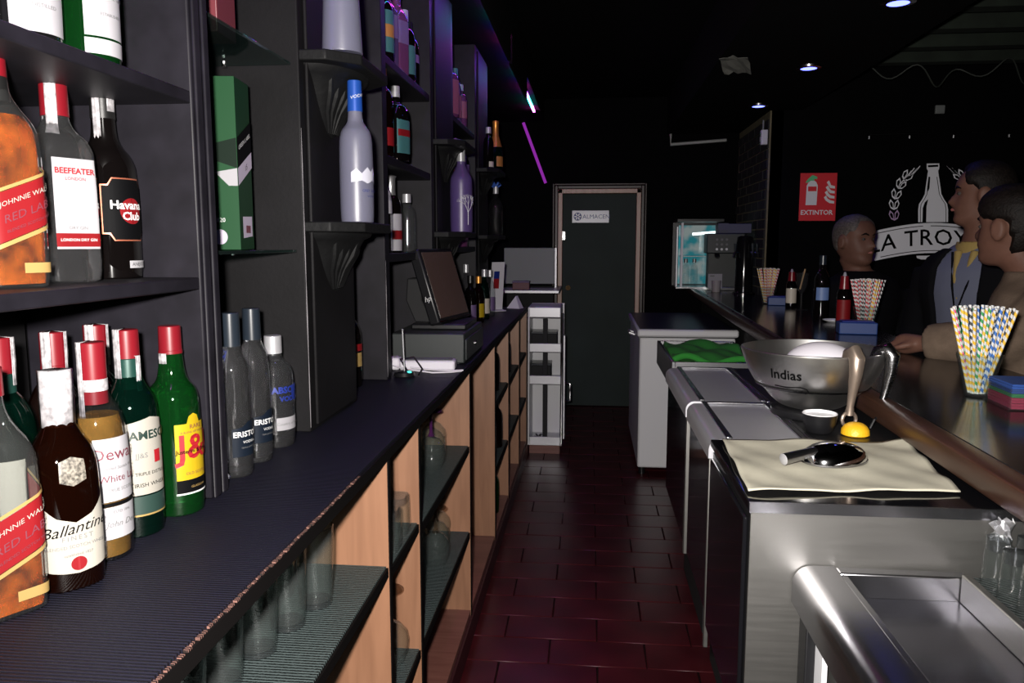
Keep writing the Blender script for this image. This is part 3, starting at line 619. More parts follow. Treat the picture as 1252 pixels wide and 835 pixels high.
# bay behind the till, top shelf
fb('slim bottle with a cyan glint, first on the top shelf of the till bay', -.655, 2.365, 1.955, .29, .030, 'g_grey', 'cap_silver', 'lbl_cyan')
fb('dark bottle with an orange fruit label on the top shelf of the till bay', -.650, 2.455, 1.955, .25, .036, 'g_black', 'cap_black', 'lbl_cyan', (.12, .62), extra=((.3, .45, 'lbl_orange'),))
fb('square whisky bottle with a slanted violet-lit label, third on that top shelf', -.665, 2.56, 1.955, .29, .032, 'g_violet_lit', 'cap_silver', 'lbl_violet', (.35, .6), n=5)
fb('square whisky bottle with a slanted pink-lit label, fourth on that top shelf', -.650, 2.64, 1.955, .29, .032, 'g_pink', 'cap_silver', 'lbl_violet', (.35, .6), n=5)
fb('squat dark bottle with a cyan-lit label, fifth on that top shelf', -.650, 2.745, 1.955, .24, .038, 'g_black', 'cap_silver', 'lbl_cyan', (.1, .5))
fb('squat black bottle with a small pale label at the end of that top shelf', -.660, 2.85, 1.955, .23, .038, 'g_black', 'cap_black', 'lbl_violet', (.38, .5))
# middle shelf
fb('amber-necked bottle with a red label on the middle shelf of the till bay', -.640, 2.40, 1.665, .27, .034, 'g_brown', 'gold', 'red_label', (.12, .32))
fb('dark square liqueur bottle with a blue-green label and metal stopper', -.632, 2.53, 1.665, .235, .038, 'g_black', 'cap_silver', 'lbl_cyan', (.1, .75), n=4, extra=((.33, .42, 'red_label'),))
fb('dark bottle squeezed between the red-label and the metal-stoppered bottles', -.72, 2.465, 1.665, .24, .034, 'g_dkgreen', 'cap_black', 'lbl_gold', (.4, .6))
# lower shelf
b_ = fb('dark bottle with a white printed label and silver foil neck behind the till', -.660, 2.555, 1.370, .245, .036, 'g_black', 'foilm', 'paper_w', (.03, .52), extra=((.18, .30, 'red_label'),))
MB().lathe([(.165, .020), (.205, .0165), (.245, .017), (.250, .021), (.254, .012)], 14).build('foil_wrap', 'foilm', b_)
fb('clear bottle with a white strip against the upright of the till bay', -.640, 2.375, 1.370, .27, .030, 'g_grey', 'cap_silver', 'paper_w', (.45, .8))
fb('dark bottle with a red and gold label behind the white printed one', -.715, 2.47, 1.370, .22, .034, 'g_brown', 'cap_black', 'red_label', (.45, .6), extra=((.2, .45, 'lbl_gold'),))
fb('empty clear glass bottle beside the white printed bottle', -.640, 2.70, 1.370, .20, .030, 'g_clear', 'cap_silver')
# frosted violet bottle on the middle pilaster, with a tree motif
vb = bottle('vodka_bottle', 'frosted violet vodka bottle with a bare-tree motif on the middle pilaster', (-.53, 3.20, 1.447), deg(-45), P_round(.34, .046, .20, .27, .017), 'g_frost_violet', caps=[(.285, .342, .018, .017, 'cap_silver')], seg=28)
def br(a, b, w, dpt):
    pts = [(a, b)]; 
    return pts
tr = MB()
def twig(x, z, ang, L, w, dep):
    r = .0475; x2, z2 = x+L*math.cos(ang), z+L*math.sin(ang)
    f3 = lambda a, h: (r*math.cos(a/r), r*math.sin(a/r), h)
    tr.tube([f3(x, z), f3((x+x2)/2, (z+z2)/2), f3(x2, z2)], w, 4)
    if dep:
        for s in (-.55, .1, .55): twig(x2, z2, ang+s+random.uniform(-.15, .15), L*.68, w*.7, dep-1)
twig(0, .03, PI/2, .05, .0016, 3)
tr.build('tree_motif', 'ink_white', vb)
# far bay, top / middle / lower shelves
fb('magenta-lit square bottle on the top shelf of the far bay', -.645, 3.56, 1.965, .27, .042, 'g_pink', 'cork', 'lbl_pink', (.05, .6), n=4)
fb('pale stoppered bottle behind the magenta-lit square one', -.70, 3.66, 1.965, .29, .036, 'g_clear', 'cork')
fb('green-glinting slim bottle on the top shelf of the far bay', -.645, 3.74, 1.965, .25, .030, 'g_violet_lit', 'lbl_cyan', 'lbl_pink', (.1, .5))
fb('short pink-lit bottle at the far end of that top shelf', -.640, 3.86, 1.965, .20, .032, 'g_pink', 'cap_silver', 'lbl_pink', (.2, .6))
fb('orange-labelled bottle on the middle shelf of the far bay', -.650, 3.53, 1.645, .27, .036, 'g_brown', 'cap_silver', 'lbl_orange', (.2, .6))
for i in range(2):
    cb = thing('bottle_carton', ['first tall violet bottle carton in the far bay', 'second tall violet bottle carton, beside a labelled bottle'][i], 'box', (-.645, 3.65+i*.11, 1.645), deg(-20), 'violet bottle cartons')
    c = MB().box(-.036, .036, -.036, .036, 0, .235-.01*i).build('carton', 'lbl_violet', cb, .002); MB().box(.0365, .0372, -.03, .03, .03, .10).build('printed_panel', 'lbl_pink', c)
fb('violet-labelled bottle with a dark neck at the end of the far middle shelf', -.640, 3.90, 1.645, .24, .036, 'g_black', 'cap_black', 'lbl_violet', (.08, .6))
fb('tall clear bottle with a silver cap on the lower shelf of the far bay', -.645, 3.54, 1.385, .23, .034, 'g_grey', 'cap_silver', 'lbl_cream', (.2, .5))
fb('slim clear bottle with a dark label, second on that lower shelf', -.655, 3.63, 1.385, .23, .030, 'g_grey', 'cap_black', 'navy', (.2, .5))
fb('broad clear flask of pinkish spirit on that lower shelf', -.645, 3.78, 1.385, .22, .045, 'g_pink', 'cap_silver', 'lbl_cream', (.15, .25), n=3)
fb('dark bottle at the end of the lower far shelf', -.65, 3.93, 1.385, .22, .034, 'g_brown', 'cap_black', 'lbl_cream', (.2, .5))
# farthest pilaster
fb('champagne bottle with gold foil on the farthest pilaster bracket', -.535, 4.42, 1.800, .275, .040, 'g_dkgreen', 'gold', 'lbl_orange', (.10, .30), grp=None, sh=.40, name='champagne_bottle')
cbm = bpy.data.objects['champagne_bottle']; MB().lathe([(.135, .036), (.17, .026), (.20, .017), (.262, .0165), (.268, .019), (.278, .017)], 18).build('gold_foil', 'gold', cbm)
fb('slim dark bottle with a curled ribbon left of the champagne bottle', -.555, 4.26, 1.800, .22, .028, 'g_black', 'cap_silver', 'lbl_cream', (.05, .18), grp=None)
vb2 = fb('clear vodka bottle with a blue ribbon bow below the champagne bottle', -.535, 4.42, 1.447, .27, .040, 'g_grey', 'cap_silver', None, grp=None)
for k in range(4):
    a = k*PI/2; MB().tube([(0, 0, .272), (.02*math.cos(a), .02*math.sin(a), .295), (.034*math.cos(a), .034*math.sin(a), .280), (.012*math.cos(a), .012*math.sin(a), .268)], .005, 6).build('ribbon_loop', 'ribbon', vb2) if M.setdefault('ribbon', mat('blue_ribbon', (.04, .10, .40), .5)) else None
# cluster of bottles on the counter beyond the till
CL = [(-.66, 3.75, .29, .032, 'g_brown', 'lbl_gold', 'yellow', 'yellow-capped bottle in the counter cluster beyond the till'), (-.60, 3.88, .25, .030, 'g_black', 'cap_black', 'lbl_violet', 'violet-labelled bottle in the counter cluster'),
      (-.70, 3.95, .30, .032, 'g_grey', 'cap_silver', 'paper_w', 'tall bottle with a white label, at the back of the counter cluster'), (-.58, 4.03, .24, .030, 'g_brown', 'gold', 'yellow', 'yellow-labelled bottle at the front of the counter cluster'),
      (-.66, 4.12, .30, .030, 'g_grey', 'cap_silver', 'lbl_pink', 'pinkish-labelled bottle in the middle of the counter cluster'), (-.575, 4.22, .27, .028, 'g_dkgreen', 'cap_silver', 'lbl_cream', 'green bottle with a cream label in the counter cluster'),
      (-.64, 4.32, .29, .030, 'g_black', 'cap_silver', 'lbl_cyan', 'blue-labelled dark bottle in the counter cluster'), (-.57, 4.42, .26, .028, 'g_clear', 'cap_silver', 'lbl_violet', 'clear bottle with a violet label, last of the counter cluster')]
for x, y, h, r, g, cp, lb_, lt in CL: fb(lt, x, y, Z, h, r, g, cp, lb_, (.12, .42), grp='bottle cluster beyond the till')

# ------------------------------------------------------------------ till and small things on the counter
cd = wthing('cash_drawer', 'flat black cash drawer under the touchscreen', 'cash drawer', (-.54, 2.83, Z))
box('case', 'grey_plastic', cd, -.68, -.425, 2.60, 3.04, Z+.004, Z+.105, .004); box('drawer_front', 'grey_plastic', cd, -.425, -.418, 2.615, 3.03, Z+.012, Z+.085, .003)
MB().tube([(-.418, 2.80, Z+.05), (-.412, 2.80, Z+.05)], .010, 12).build('lock', 'chrome', cd)
for x in (-.66, -.45):
    for y in (2.63, 3.0): MB().lathe([(0, .012), (.0045, .012)], 10, x, y, Z).build('foot', 'black', cd)
ts = thing('touchscreen_till', 'black touchscreen till leaning back on the cash drawer', 'till', (-.535, 2.84, Z+.1055), 0)
MB().box(-.10, .10, -.13, .13, 0, .022).build('base', 'black', ts, .006)
MB().loft([[(-.10, -.06, .02), (-.03, -.06, .02), (-.03, .06, .02), (-.10, .06, .02)], [(-.135, -.055, .10), (-.075, -.055, .10), (-.075, .055, .10), (-.135, .055, .10)], [(-.13, -.05, .18), (-.075, -.05, .18), (-.075, .05, .18), (-.13, .05, .18)]]).build('neck', 'black_matte', ts, .005)
hd = MB().box(-.03, .012, -.155, .165, 0, .275).build('display_case', 'black', ts, .008); hd.location = (.03, 0, .022); hd.rotation_euler = (0, deg(-17), deg(-11))
MB().box(.0125, .0135, -.138, .148, .018, .26).build('screen', 'screen', hd); 
MB().box(.0121, .0150, -.152, .162, .004, .010).build('bezel_lip', 'chrome', hd)
text3d('lettering', 'hp', .026, lambda a, b: (-.008+a, -.1557, .095+b), 'ink_white', hd, shear=.3)
wr = wthing('till_roll_tray', 'violet-edged tray under the back of the till', 'tray', (-.76, 2.7, Z)); box('tray', 'purple_pl', wr, -.90, -.69, 2.48, 2.86, Z+.001, Z+.05, .003) if M.setdefault('purple_pl', mat('purple_plastic', (.04, .02, .09), .4)) else None
box('rim', 'lbl_violet', wr, -.695, -.69, 2.48, 2.86, Z+.05, Z+.056)
st = thing('power_strip', 'white plastic power strip lying before the till drawer', 'power strip', (-.53, 2.485, Z), deg(4))
MB().box(-.085, .095, -.035, .035, .001, .034).build('case', 'white_pl', st, .007); MB().box(-.075, .085, -.029, .029, .0345, .0365).build('socket_panel', 'grey_panel', st, .001)
MB().box(-.125, -.086, -.03, .03, .001, .042).build('plug_block', 'white_pl', st, .009)
MB().tube([(-.125+.0, -.02, .02), (-.06, -.06, .01), (.03, -.085, .004), (.08, -.07, .003), (.118, -.045, .003)], .0028, 8).build('cable', 'wire_white', st); MB().tube([(-.05, -.036, .012), (.02, -.042, .006), (.09, -.042, .003), (.122, -.03, .003)], .0028, 8).build('cable', 'wire_white', st)
hb = thing('usb_hub', 'small black hub with a glowing light and thin antenna', 'hub', (-.572, 2.345, Z))
MB().lathe([(0, .030), (.004, .034), (.014, .030), (.018, .018)], 20).build('puck', 'black', hb); MB().lathe([(0, .008), (.004, .006)], 12, .018, -.012, .0145).build('light', 'led_tiny', hb)
MB().tube([(0, 0, .018), (-.002, 0, .08), (-.004, 0, .145)], .0022, 8).build('antenna', 'cap_silver', hb); MB().lathe([(-.003, .002), (0, .004), (.003, .002)], 8, -.004, 0, .146).build('antenna_tip', 'cap_silver', hb)
MB().tube([(.01, .01, .01), (-.02, .03, .05), (.02, .045, .055), (.05, .03, .02), (.045, .0, .006)], .003, 8).build('cable', 'black', hb)
# leaflets, box and shelf at the end of the counter
lf = thing('leaflet_holder', 'white leaflet stand with a red and blue print at the counter end', 'leaflets', (-.575, 4.72, Z), deg(-50))
c = MB().add([(0, -.045, .0), (.03, -.045, .30), (.036, -.045, .30), (.006, -.045, 0), (0, .045, .0), (.03, .045, .30), (.036, .045, .30), (.006, .045, 0)], [(0, 1, 2, 3), (4, 7, 6, 5), (0, 4, 5, 1), (3, 2, 6, 7), (1, 5, 6, 2), (0, 3, 7, 4)]).build('card', 'white_pl', lf)
MB().add([(.0285, -.03, .20), (.0285, .01, .20), (.0330, .01, .245), (.0330, -.03, .245)], [(0, 1, 2, 3)]).build('blue_print', 'ink_blue', c); MB().add([(.0225, -.03, .14), (.0225, .01, .14), (.0285, .01, .20), (.0285, -.03, .20)], [(0, 1, 2, 3)]).build('red_print', 'ink_red', c)
MB().add([(.006, -.045, .002), (.05, -.045, .002), (.05, .045, .002), (.006, .045, .002), (.006, -.045, .012), (.05, -.045, .006), (.05, .045, .006), (.006, .045, .012)], [(0, 3, 2, 1), (4, 5, 6, 7), (0, 1, 5, 4), (2, 3, 7, 6), (1, 2, 6, 5), (0, 4, 7, 3)]).build('foot', 'white_pl', lf)
nf = thing('folded_flyer', 'pale folded flyer hanging over the counter end', 'flyer', (-.47, 4.93, Z), deg(-20))
MB().add([(-.05, -.03, .002), (.04, -.03, .002), (0, .0, .08), (-.05, .03, .002), (.04, .03, .002), (0, .03, .08)], [(0, 1, 2), (0, 2, 5, 3), (1, 4, 5, 2), (3, 5, 4)]).build('paper', 'white_pl', nf)
gp = wthing('steel_hood', 'plain grey sheet-metal box standing beyond the counter end', 'box', (-.48, 6.45, 0))
box('casing', 'grey_panel', gp, -.70, -.285, 6.33, 6.60, 1.075, 1.367, .004); box('stand', 'black_matte', gp, -.68, -.30, 6.35, 6.58, 0, 1.022)
box('top_plate', 'galv', gp, -.70, -.235, 5.95, 6.62, 1.022, 1.045, .003); box('side_trim', 'galv', gp, -.285, -.272, 6.33, 6.36, 1.046, 1.367)
pk = wthing('small_carton', 'small dark carton with a pale lid before the grey metal box', 'box', (-.55, 6.05, 1.0465)); box('carton', 'ink_wine', pk, -.60, -.47, 6.02, 6.12, 1.0465, 1.10, .002); box('lid', 'lbl_violet', pk, -.602, -.468, 6.018, 6.122, 1.10, 1.112, .002)
# stainless rack at the end of the cabinet
rk = wthing('wall_rack', 'open stainless rack with three trays at the end of the pine cabinet', 'rack', (-.29, 5.25, 0))
box('back_panel', 'white', rk, -.40, -.175, 5.40, 5.415, .06, .99); box('side_panel', 'white', rk, -.402, -.394, 5.08, 5.40, .06, .985)
box('top_hood', 'galv', rk, -.40, -.185, 5.08, 5.40, .915, .99, .008)
for z in (.69, .475, .06): 
    q = box('tray', 'galv', rk, -.393, -.185, 5.075, 5.39, z, z+.012); box('tray_lip', 'galv', q, -.393, -.185, 5.072, 5.084, z, z+.058, .003)
box('post', 'black_matte', rk, -.305, -.275, 5.086, 5.106, .06, .91, .002); MB().tube([(-.180, 5.09, .06), (-.178, 5.09, .5), (-.180, 5.09, .95)], .011, 10).build('edge_tube', 'chrome', rk)
box('door_edge', 'galv', rk, -.17, -.158, 5.10, 5.16, .10, .80, .002); MB().tube([(-.155, 5.09, .36), (-.125, 5.08, .37), (-.125, 5.08, .48), (-.155, 5.09, .49)], .007, 8).build('handle', 'chrome', rk)
box('base', 'pine_floor', rk, -.393, -.19, 5.09, 5.4, 0, .058)
for z, lb_, w in ((.704, 'dark box on the upper tray of the rack', .13), (.489, 'dark box with a pale lid on the middle tray of the rack', .09)):
    bx2 = wthing('storage_box', lb_, 'box', (-.30, 5.25, z)); box('carton', 'black_matte', bx2, -.385, -.385+w+.04, 5.15, 5.32, z, z+.10, .004); box('lid', 'cap_navy', bx2, -.387, -.383+w+.04, 5.148, 5.322, z+.10, z+.112, .002)
kk = thing('key_bunch', 'bunch of keys heaped on the bottom tray of the rack', 'keys', (-.33, 5.14, .075))
for k in range(9):
    a = k*.7; qk = MB().box(0, .055, -.006, .006, 0, .003).build('key', 'steel_dark', kk); qk.rotation_euler = (0, -.25-.06*(k % 4), a); qk.location = (.0, .03*math.sin(k), .004*k)
# ------------------------------------------------------------------ glassware inside the base cabinet
def copy_tree(o, loc, rz=0, label=None):
    c = o.copy(); COL.objects.link(c); c.location = loc; c.rotation_euler = (0, 0, rz)
    if label: c['label'] = label
    for ch in list(o.children):
        d_ = ch.copy(); COL.objects.link(d_); d_.parent = c
    return c
M['g_ware'] = glass('glassware', (.90, .93, .92), .016, (.5, .52, .52)); M['g_amber'] = glass('amber_tint_glass', (.80, .74, .68), .02, (.3, .25, .2))
hg = thing('highball_glass', 'front tall glass by the side panel on the near cabinet shelf', 'glass', (-.50, 1.33, .7355), 0, 'tall glasses on the near cabinet shelf')
MB().lathe([(0, .028), (.002, .030), (.15, .036), (.151, .0355), (.1505, .0342), (.012, .0285), (.0115, .005)], 28, cap1=True).build('wall', 'g_ware', hg)
MB().lathe([(.0005, .0285), (.009, .0285)], 24).build('thick_base', 'g_grey', hg)
MB().lathe([(.1495, .0358), (.152, .0352), (.1495, .0345)], 28, cap0=False, cap1=False).build('rim', 'g_grey', hg)
HL = ['back tall glass by the side panel on the near cabinet shelf', 'second tall glass from the side panel, front row', 'second tall glass from the side panel, back row', 'third tall glass from the side panel, front row', 'third tall glass from the side panel, back row', 'fourth tall glass from the side panel, front row', 'fourth tall glass from the side panel, back row', 'tall front glass nearest the camera on the cabinet shelf']
for (x, y) in ((-.585, 1.36), (-.52, 1.245), (-.605, 1.265), (-.535, 1.155), (-.62, 1.17), (-.55, 1.06), (-.63, 1.075), (-.56, .965)): copy_tree(hg, (x, y, .7355), 0, HL.pop(0))
def goblet(label, loc, grp, stem='g_amber'):
    t = thing('goblet', label, 'glass', loc, 0, grp)   # stands upside down: rim below, foot above
    MB().lathe([(0, .032), (.03, .043), (.055, .046), (.075, .042), (.095, .026), (.104, .010)], 28, cap0=False, cap1=False).build('bowl', 'g_ware', t)
    MB().lathe([(.102, .011), (.115, .0055), (.16, .0045), (.178, .007)], 14).build('stem', stem, t)
    MB().lathe([(.176, .008), (.181, .034), (.184, .034), (.186, .006)], 28).build('foot', stem, t); return t
M['g_violet'] = glass('violet_tint_glass', (.45, .2, .5), .25, (.12, .03, .14))
gl = [(-.485, 2.32, .7055, 'g_violet', 'upside-down goblet nearest the front of the upper goblet shelf, violet stem'), (-.505, 2.42, .7055, 'g_amber', 'second upside-down goblet on the upper goblet shelf'), (-.520, 2.515, .7055, 'g_amber', 'upside-down goblet by the side panel of the upper goblet shelf'),
      (-.475, 2.32, .3955, 'g_amber', 'upside-down goblet nearest the front of the lower goblet shelf'), (-.495, 2.42, .3955, 'g_amber', 'second upside-down goblet on the lower goblet shelf, amber stem'), (-.51, 2.52, .3955, 'g_amber', 'upside-down goblet by the side panel of the lower goblet shelf'),
      (-.50, 1.66, .3955, 'g_amber', 'reddish-footed goblet on the low shelf beside the tall glasses'), (-.47, 1.735, .3955, 'g_amber', 'second goblet on the low shelf beside the tall glasses')]
for x, y, z, s_, lb_ in gl: goblet(lb_, (x, y, z), 'upside-down goblets in the cabinet', s_)
sq = thing('square_tumbler', 'near front square tumbler, upside down in the narrow cabinet bay', 'glass', (-.452, 1.64, .7225), 0, 'square tumblers in the narrow bay')
def sqring(r, z, n=5): return [(r*math.cos(a)*(abs(math.cos(a))**n+abs(math.sin(a))**n)**(-1/n), r*math.sin(a)*(abs(math.cos(a))**n+abs(math.sin(a))**n)**(-1/n), z) for a in [2*PI*k/32 for k in range(32)]]
MB().loft([sqring(.036, 0), sqring(.034, .085), sqring(.031, .09)], False).build('wall', 'g_ware', sq); MB().loft([sqring(.031, .074), sqring(.031, .0885)]).build('thick_base', 'g_grey', sq)
for x, y, lb_ in ((-.455, 1.735, 'far front square tumbler, upside down in the narrow cabinet bay'), (-.535, 1.645, 'near back square tumbler, upside down in the narrow cabinet bay'), (-.535, 1.74, 'far back square tumbler, upside down in the narrow cabinet bay')): copy_tree(sq, (x, y, .7225), 0, lb_)
CB = [(-.46, 3.66, .7005, .24, .034, 'g_black', 'black bottle on the upper shelf of the first bottle bay'), (-.47, 3.60, .4005, .25, .034, 'g_green', 'bright green bottle on the lower shelf of the first bottle bay'), (-.46, 4.20, .7005, .22, .034, 'g_black', 'black bottle on the upper shelf of the second bottle bay'),
      (-.46, 4.10, .4005, .25, .034, 'g_brown', 'brown bottle on the lower shelf of the second bottle bay'), (-.455, 3.74, .4005, .25, .034, 'g_brown', 'brown bottle beside the bright green one in the cabinet'), (-.46, 4.75, .7005, .20, .03, 'g_black', 'small dark bottle in the last cabinet bay'),
      (-.46, 3.62, .1055, .24, .034, 'g_green', 'green bottle on the floor board of the first bottle bay'), (-.46, 4.02, .7005, .24, .034, 'g_brown', 'brown bottle with a pale label, upper shelf of the second bottle bay')]
for x, y, z, h, r, g, lb_ in CB: fb(lb_, x, y, z, h, r, g, 'cap_black', 'lbl_cream' if 'pale label' in lb_ else None, grp='bottles in the base cabinet', name='spare_bottle')

# ------------------------------------------------------------------ right side: freezer, coolers, sink
fz = wthing('chest_freezer', 'white chest freezer at the end of the steel coolers', 'freezer', (.57, 5.0, 0))
box('body', 'white', fz, .300, .86, 4.66, 5.75, .045, .845, .012); box('lid', 'white', fz, .285, .875, 4.64, 5.77, .850, .895, .012); box('lid_shade_panel', 'lid_shade', fz, .30, .86, 4.655, 5.755, .8955, .899, .001) if M.setdefault('lid_shade', mat('lid_shade_tone', (.02, .02, .035), .35)) else None  # dark panel paints the unlit look onto the white lid's top
box('lid_gasket', 'black', fz, .305, .855, 4.665, 5.745, .843, .852)
for x in (.33, .82):
    for y in (4.70, 5.70): MB().lathe([(0, .02), (.046, .02)], 12, x, y, 0).build('foot', 'black', fz)
MB().tube([(.300, 5.2, .80), (.27, 5.2, .81), (.27, 5.35, .81), (.300, 5.35, .80)], .008, 8).build('lid_handle', 'galv', fz)
def cooler(label, y0, y1, lid, name='bottle_cooler'):
    t = wthing(name, label, 'cooler', (.45, (y0+y1)/2, 0), 'under-bar coolers')
    box('base', 'black_matte', t, .42, .64, y0+.01, y1-.01, 0, .58); box('body', 'black', t, .268, .655, y0, y1, .58, .972, .003)
    box('door', 'black_gloss', t, .258, .2675, y0+.025, y1-.01, .60, .945, .003); box('door_edge_strip', 'steel_soft', t, .2535, .2675, y0+.006, y0+.020, .585, .955, .002)
    box('top', 'black', t, .455, .655, y0, y1, .972, .9995); box('top_edge', 'steel', t, .452, .462, y0, y1, .975, 1.002, .002)
    if lid:
        n = 8; ys = (y0+.004, y1-.004)
        prof = [(.250, .955)]+[(.250+.022*(1-math.cos(PI/2*k/n)), .975+.022*math.sin(PI/2*k/n)) for k in range(n+1)]+[(.452, .997), (.452, .973), (.269, .973), (.269, .955)]
        q = MB().prism(prof, lambda p, r, h: (p, h, r), ys[0], ys[1]).build('lid', 'steel_lid', t)
        ym = (ys[0]+ys[1])/2
        for (a, b, c, e) in ((.285, .298, ys[0], ys[1]), (.438, .451, ys[0], ys[1]), (.298, .438, ys[1]-.012, ys[1])): box('lid_rim', 'steel', q, a, b, c, e, .9972, 1.003, .0015)
        box('lid_handle', 'steel', q, .35, .39, ym-.004, ym+.004, .9972, 1.001, .001) if False else None
    return t
cooler('black cooler with a steel flap lid beside the ice bowl', 1.605, 1.985, True)
cooler('black cooler with a steel flap lid, farther of the two', 2.00, 2.55, True)
tb = wthing('steel_tub', 'shallow steel tub holding a green cloth beyond the coolers', 'tub', (.43, 3.0, 0))
box('base', 'black_matte', tb, .42, .60, 2.72, 3.28, 0, .90); box('bottom', 'steel', tb, .285, .60, 2.70, 3.30, .90, .915)
for (a, b, c, e) in ((.285, .297, 2.70, 3.30), (.588, .60, 2.70, 3.30), (.297, .588, 2.70, 2.712), (.297, .588, 3.288, 3.30)): box('rim', 'steel', tb, a, b, c, e, .915, .995, .002)
MB().add(*(lambda nx, ny: ([(.305+.275*i/nx, 2.80+.47*j/ny, .975+.012*math.sin(i*.28)*math.cos(j*.31)+.006*math.sin(j*.45+i*.37)) for j in range(ny+1) for i in range(nx+1)], [(j*(nx+1)+i, j*(nx+1)+i+1, (j+1)*(nx+1)+i+1, (j+1)*(nx+1)+i) for j in range(ny) for i in range(nx)]))(30, 34)).build('green_towel', 'green_cloth')
gt_ = tag(bpy.data.objects['green_towel'], 'crumpled bright green cloth lying in the steel tub', 'cloth'); so = gt_.modifiers.new('s', 'SOLIDIFY'); so.thickness = .02
# work table with the cream cloth
wt = wthing('work_table', 'steel-clad work table carrying the cream cloth', 'table', (.45, 1.4, 0))
box('base', 'black_matte', wt, .40, .655, 1.23, 1.59, 0, .58); box('body', 'black', wt, .258, .66, 1.214, 1.60, .58, .972)
box('near_panel', 'steel_soft', wt, .256, .70, 1.208, 1.2135, .30, .984); box('top', 'black_gloss', wt, .252, .70, 1.209, 1.60, .9845, .9995, .002); box('top_lip', 'steel', wt, .253, .70, 1.2055, 1.2088, .982, .9995)
box('door', 'black_gloss', wt, .250, .2575, 1.235, 1.585, .60, .965, .003); box('door_edge_strip', 'steel_soft', wt, .2485, .2575, 1.588, 1.598, .55, .96, .001)
# sink unit in the corner
sk = wthing('sink_unit', 'stainless sink unit with a shallow drainer in the near corner', 'sink', (.50, .85, 0))
pf = [(.322+.03*(1-math.cos(PI/2*k/6)), .870+.03*math.sin(PI/2*k/6)) for k in range(7)]
MB().prism(pf+[(.385, .900), (.385, .870), (.345, .868), (.345, .84), (.322, .84)], lambda p, q, h: (p, h, q), .30, 1.2045).build('front_edge', 'steel', sk)
box('far_edge', 'steel', sk, .386, .575, 1.180, 1.2045, .84, .900, .003); box('basin_bottom', 'steel_basin', sk, .386, .575, .30, 1.179, .852, .862)
box('basin_rail', 'steel', sk, .386, .398, .30, 1.179, .862, .897, .002); box('basin_wall', 'steel_soft', sk, .562, .575, .30, 1.179, .862, .906, .002)
box('drain_shelf', 'steel', sk, .576, .80, .30, 1.2045, .84, .890)
box('drain_mat', 'mesh_mat', sk, .579, .79, .32, 1.195, .8902, .895) if M.setdefault('mesh_mat', ribbed('mesh_mat', (.006, .008, .008), (.05, .06, .06), 55, 'DIAGONAL', .4, .9, .8)) else None
box('cabinet', 'steel_soft', sk, .372, .80, .31, 1.195, .10, .838); box('front_leg', 'white', sk, .352, .360, 1.13, 1.19, .05, .838, .002); box('corner_post', 'black', sk, .335, .350, 1.16, 1.2, .05, .838, .002)
for y in (.35, 1.15): MB().tube([(.45, y, 0), (.45, y, .10)], .018, 10).build('leg', 'steel_dark', sk)
# shot glasses on the drain mat
sgp = thing('shot_glass', 'clear shot glass upside down on the drain mat by the sink', 'glass', (.603, 1.165, .8952), 0, 'shot glasses on the drain mat')
MB().lathe([(0, .020), (.068, .0165), (.076, .0160), (.077, .014)], 20, cap0=False).build('wall', 'g_ware', sgp); MB().lathe([(.058, .0155), (.0755, .0155)], 18).build('thick_base', 'g_grey', sgp); MB().lathe([(0, .0205), (.003, .020)], 20, cap0=False, cap1=False).build('rim', 'g_grey', sgp)
sgp['label'] = 'front-row shot glass on the drain mat, farthest into the corner'
for k_, (x, y) in enumerate(((.602, 1.115), (.603, 1.065), (.650, 1.17), (.648, 1.12), (.650, 1.07), (.697, 1.16), (.695, 1.11), (.698, 1.06))):
    copy_tree(sgp, (x, y, .8952), 0, ['second shot glass of the front row on the drain mat', 'front-row shot glass on the drain mat, nearest the camera', 'second-row shot glass on the drain mat, farthest into the corner', 'middle shot glass of the second row on the drain mat', 'second-row shot glass on the drain mat, nearest the camera',
        'back-row shot glass under the bar, farthest into the corner', 'middle shot glass of the back row under the bar', 'back-row shot glass under the bar, nearest the camera'][k_])
# cream cloth and ice scoop
cl_v = []; cl_f = []; nx, ny = 44, 40
A_, B_, C_, D_ = Vector((.258, 1.245)), Vector((.597, 1.275)), Vector((.640, 1.600)), Vector((.272, 1.578))
for j in range(ny+1):
    for i in range(nx+1):
        u_, v_ = i/nx, j/ny; p_ = (A_*(1-u_)+B_*u_)*(1-v_)+(D_*(1-u_)+C_*u_)*v_
        w_ = .0012*math.sin(u_*9+v_*4)+.0014*math.sin(u_*3-v_*11)+.0007*math.sin(u_*23+v_*17); e_ = min(u_, 1-u_, v_, 1-v_)
        lift = .003*max(0, 1-e_*9)*(.5+.5*math.sin(u_*12+v_*15))
        cl_v.append((p_.x, p_.y, 1.0045+w_+lift+(.006*max(0, (u_-.86)/.14)*max(0, (v_-.85)/.15)))); 
for j in range(ny):
    for i in range(nx): q0 = j*(nx+1)+i; cl_f.append((q0, q0+1, q0+nx+2, q0+nx+1))
co = MB().add(cl_v, cl_f).build('cream_cloth', 'cloth'); tag(co, 'cream cotton cloth spread on the work table', 'cloth'); so = co.modifiers.new('s', 'SOLIDIFY'); so.thickness = .002; so.offset = -1
sc_ = thing('ice_scoop', 'shiny steel ice scoop lying face down on the cream cloth', 'scoop', (.445, 1.43, 1.0085), deg(28))
rings = []
for k in range(9):
    a = PI/2*k/8; rr = math.cos(a)*.999+.001; rings.append([((.062*rr)*math.cos(t)*(1.0 if math.cos(t) < 0 else 1.08), .047*rr*math.sin(t), .034*math.sin(a)**.8) for t in [2*PI*i/32 for i in range(32)]])
MB().loft(rings).build('bowl', 'chrome', sc_)
MB().tube([(-.045, 0, .020), (-.065, 0, .019), (-.115, 0, .014)], [.010, .0095, .0105], 14).build('handle', 'steel', sc_); MB().tube([(-.115, 0, .014), (-.117, 0, .0138)], [.0105, .007], 14).build('handle_cap', 'galv', sc_)
